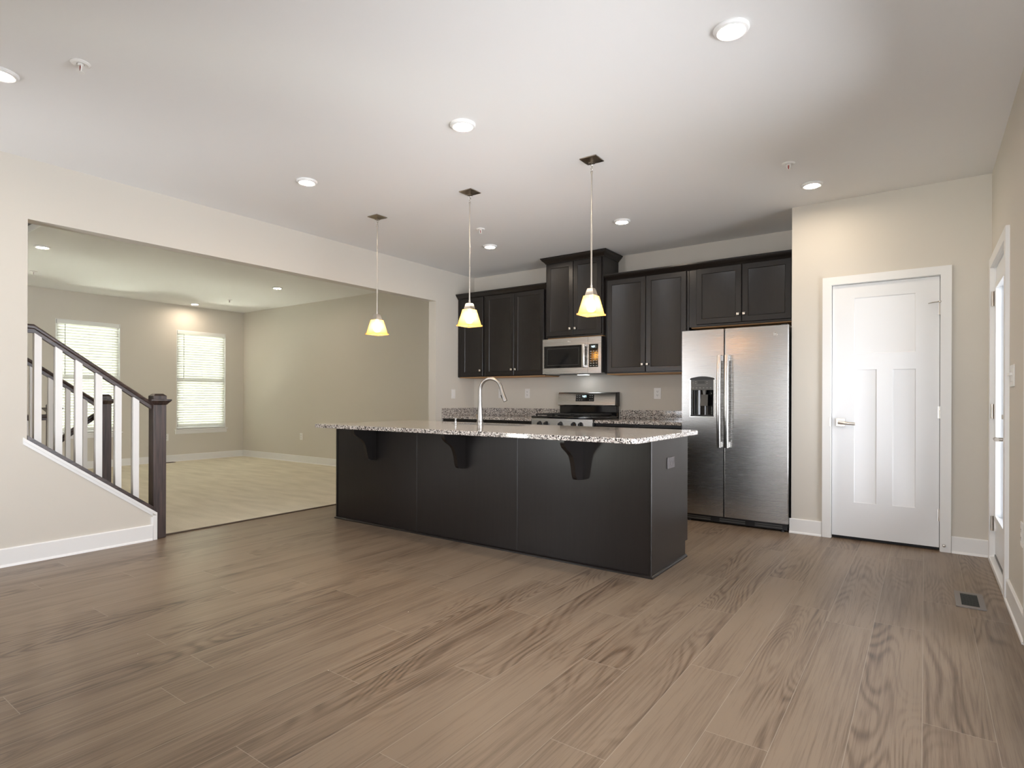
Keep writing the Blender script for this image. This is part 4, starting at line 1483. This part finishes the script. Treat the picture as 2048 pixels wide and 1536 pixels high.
def rz(y): return 1.082 + (2.062 - y) * RS


rl_ = thing('stair_railing', 'near stair railing with white balusters and dark newel at the opening', 'railing', (RX1, NY, 0), 'stair railings')
newel(rl_, RX1 + 0.003, NY, 0.0, 1.152, 0.047)
handrail(rl_, [(RX1, 1.276, rz(1.318) + 0.000), (RX1, 1.318, rz(1.318)), (RX1, 2.068, rz(2.068))])
b = B()
za = lambda y: kz(y) + 0.002
b.loft([[(x, y, za(y)) for x in (XL + 0.004,)] + [(XL2 - 0.012, y, za(y)), (XL2 - 0.012, y, za(y) + 0.030), (XL + 0.004, y, za(y) + 0.030)] for y in (YO0 + 0.002, 2.062)])
b.make('shoe_rail', M['rail'], rl_)
for yy in (1.340, 1.459, 1.579, 1.704, 1.831, 1.952):
    s = 0.0205
    b = B()
    b.loft([[(RX1 - s, yy - s, za(yy - s) + 0.029), (RX1 + s, yy - s, za(yy - s) + 0.029), (RX1 + s, yy + s, za(yy + s) + 0.029), (RX1 - s, yy + s, za(yy + s) + 0.029)],
            [(RX1 - s, yy - s, rz(yy - s) - 0.050), (RX1 + s, yy - s, rz(yy - s) - 0.050), (RX1 + s, yy + s, rz(yy + s) - 0.050), (RX1 - s, yy + s, rz(yy + s) - 0.050)]])
    b.make('baluster', M['trim'], rl_)

rl2 = thing('stair_railing', 'far stair railing with white balusters behind the near one', 'railing', (RX2, NY, 0), 'stair railings')
newel(rl2, RX2, NY, 0.006, 1.149, 0.047)
handrail(rl2, [(RX2, 0.70, rz(0.70)), (RX2, 2.068, rz(2.068))])
b = B()
b.loft([[(RX2 + 0.05, y, za(y)), (RX2 - 0.05, y, za(y)), (RX2 - 0.05, y, za(y) + 0.030), (RX2 + 0.05, y, za(y) + 0.030)] for y in (0.70, 2.062)])
b.make('shoe_rail', M['rail'], rl2)
for i in range(11):
    yy = 1.966 - i * 0.1245
    if yy < 0.72: break
    s = 0.0165
    b = B()
    b.loft([[(RX2 - s, yy - s, za(yy - s) + 0.029), (RX2 + s, yy - s, za(yy - s) + 0.029), (RX2 + s, yy + s, za(yy + s) + 0.029), (RX2 - s, yy + s, za(yy + s) + 0.029)],
            [(RX2 - s, yy - s, rz(yy - s) - 0.050), (RX2 + s, yy - s, rz(yy - s) - 0.050), (RX2 + s, yy + s, rz(yy + s) - 0.050), (RX2 - s, yy + s, rz(yy + s) - 0.050)]])
    b.make('baluster', M['trim'], rl2)
# low wall under the far railing
poly = [(0.70, 0.0), (2.066, 0.0), (2.066, kz(2.066)), (0.70, kz(0.70))]
struct(B().prism(poly, 'x', RX2 - 0.045, RX2 + 0.045), 'wall_stair', M['wall'], 'low sloping wall under the far stair railing', 'wall')

# rail going down to the basement and the guard rail beyond it
dn = thing('basement_handrail', 'dark handrail sloping down into the basement stairwell', 'handrail', (-6.19, 2.05, 0))
handrail(dn, [(-6.19, 2.10, 0.985), (-6.19, 2.045, 0.945), (-6.19, 1.20, 0.945 - 0.845 * 0.80)], 'rail', 0.8)
for yy in (1.95, 1.45):
    B().tube([(-6.19, yy, 0.89 - (2.045 - yy) * 0.80 + 0.01), (-6.165, yy, 0.87 - (2.045 - yy) * 0.80), (RX2 - 0.045, yy, 0.87 - (2.045 - yy) * 0.80)] if yy < 1.0 else
             [(-6.19, yy, 0.915 - (2.045 - yy) * 0.80), (-6.15, yy, 0.88 - (2.045 - yy) * 0.80), (-6.122, yy, 0.86 - (2.045 - yy) * 0.80)], 0.005, 8).make('bracket', M['nickel'], dn)
gd = thing('guard_railing', 'short dark guard railing beyond the basement stairwell', 'railing', (-7.36, 2.10, 0))
newel(gd, -7.36, 2.10, 0.006, 1.056, 0.044)
handrail(gd, [(-7.36, 0.50, 0.935), (-7.36, 2.056, 0.935)], 'handrail')
for i in range(10):
    yy = 1.972 - 0.09 - i * 0.13
    B().box(-7.376, -7.344, yy - 0.016, yy + 0.016, 0.006, 0.886).make('baluster', M['trim'], gd)

# stairs up, between the two railings
st = thing('staircase', 'carpeted stairs rising between the two stair railings', 'stairs', (-5.55, 2.06, 0))
run, rise = 0.254, 0.1825
for i in range(11):
    y1 = 2.05 - i * run
    b = B()
    b.box(RX2 + 0.047, XL2 - 0.002, y1 - run, y1 + 0.022, i * rise + 0.006 + 0.001, (i + 1) * rise, 0.008)
    b.make('step', M['carpet'], st)
# stairs down
sd_ = thing('basement_stairs', 'carpeted stairs going down behind the far railing', 'stairs', (-6.7, 2.06, -0.2))
for i in range(11):
    y1 = STY - i * run
    B().box(STX0 + 0.003, STX1 - 0.003, y1 - run, y1 - 0.002, -(i + 1) * rise - 0.18, -(i + 1) * rise, 0.008).make('step', M['carpet'], sd_)
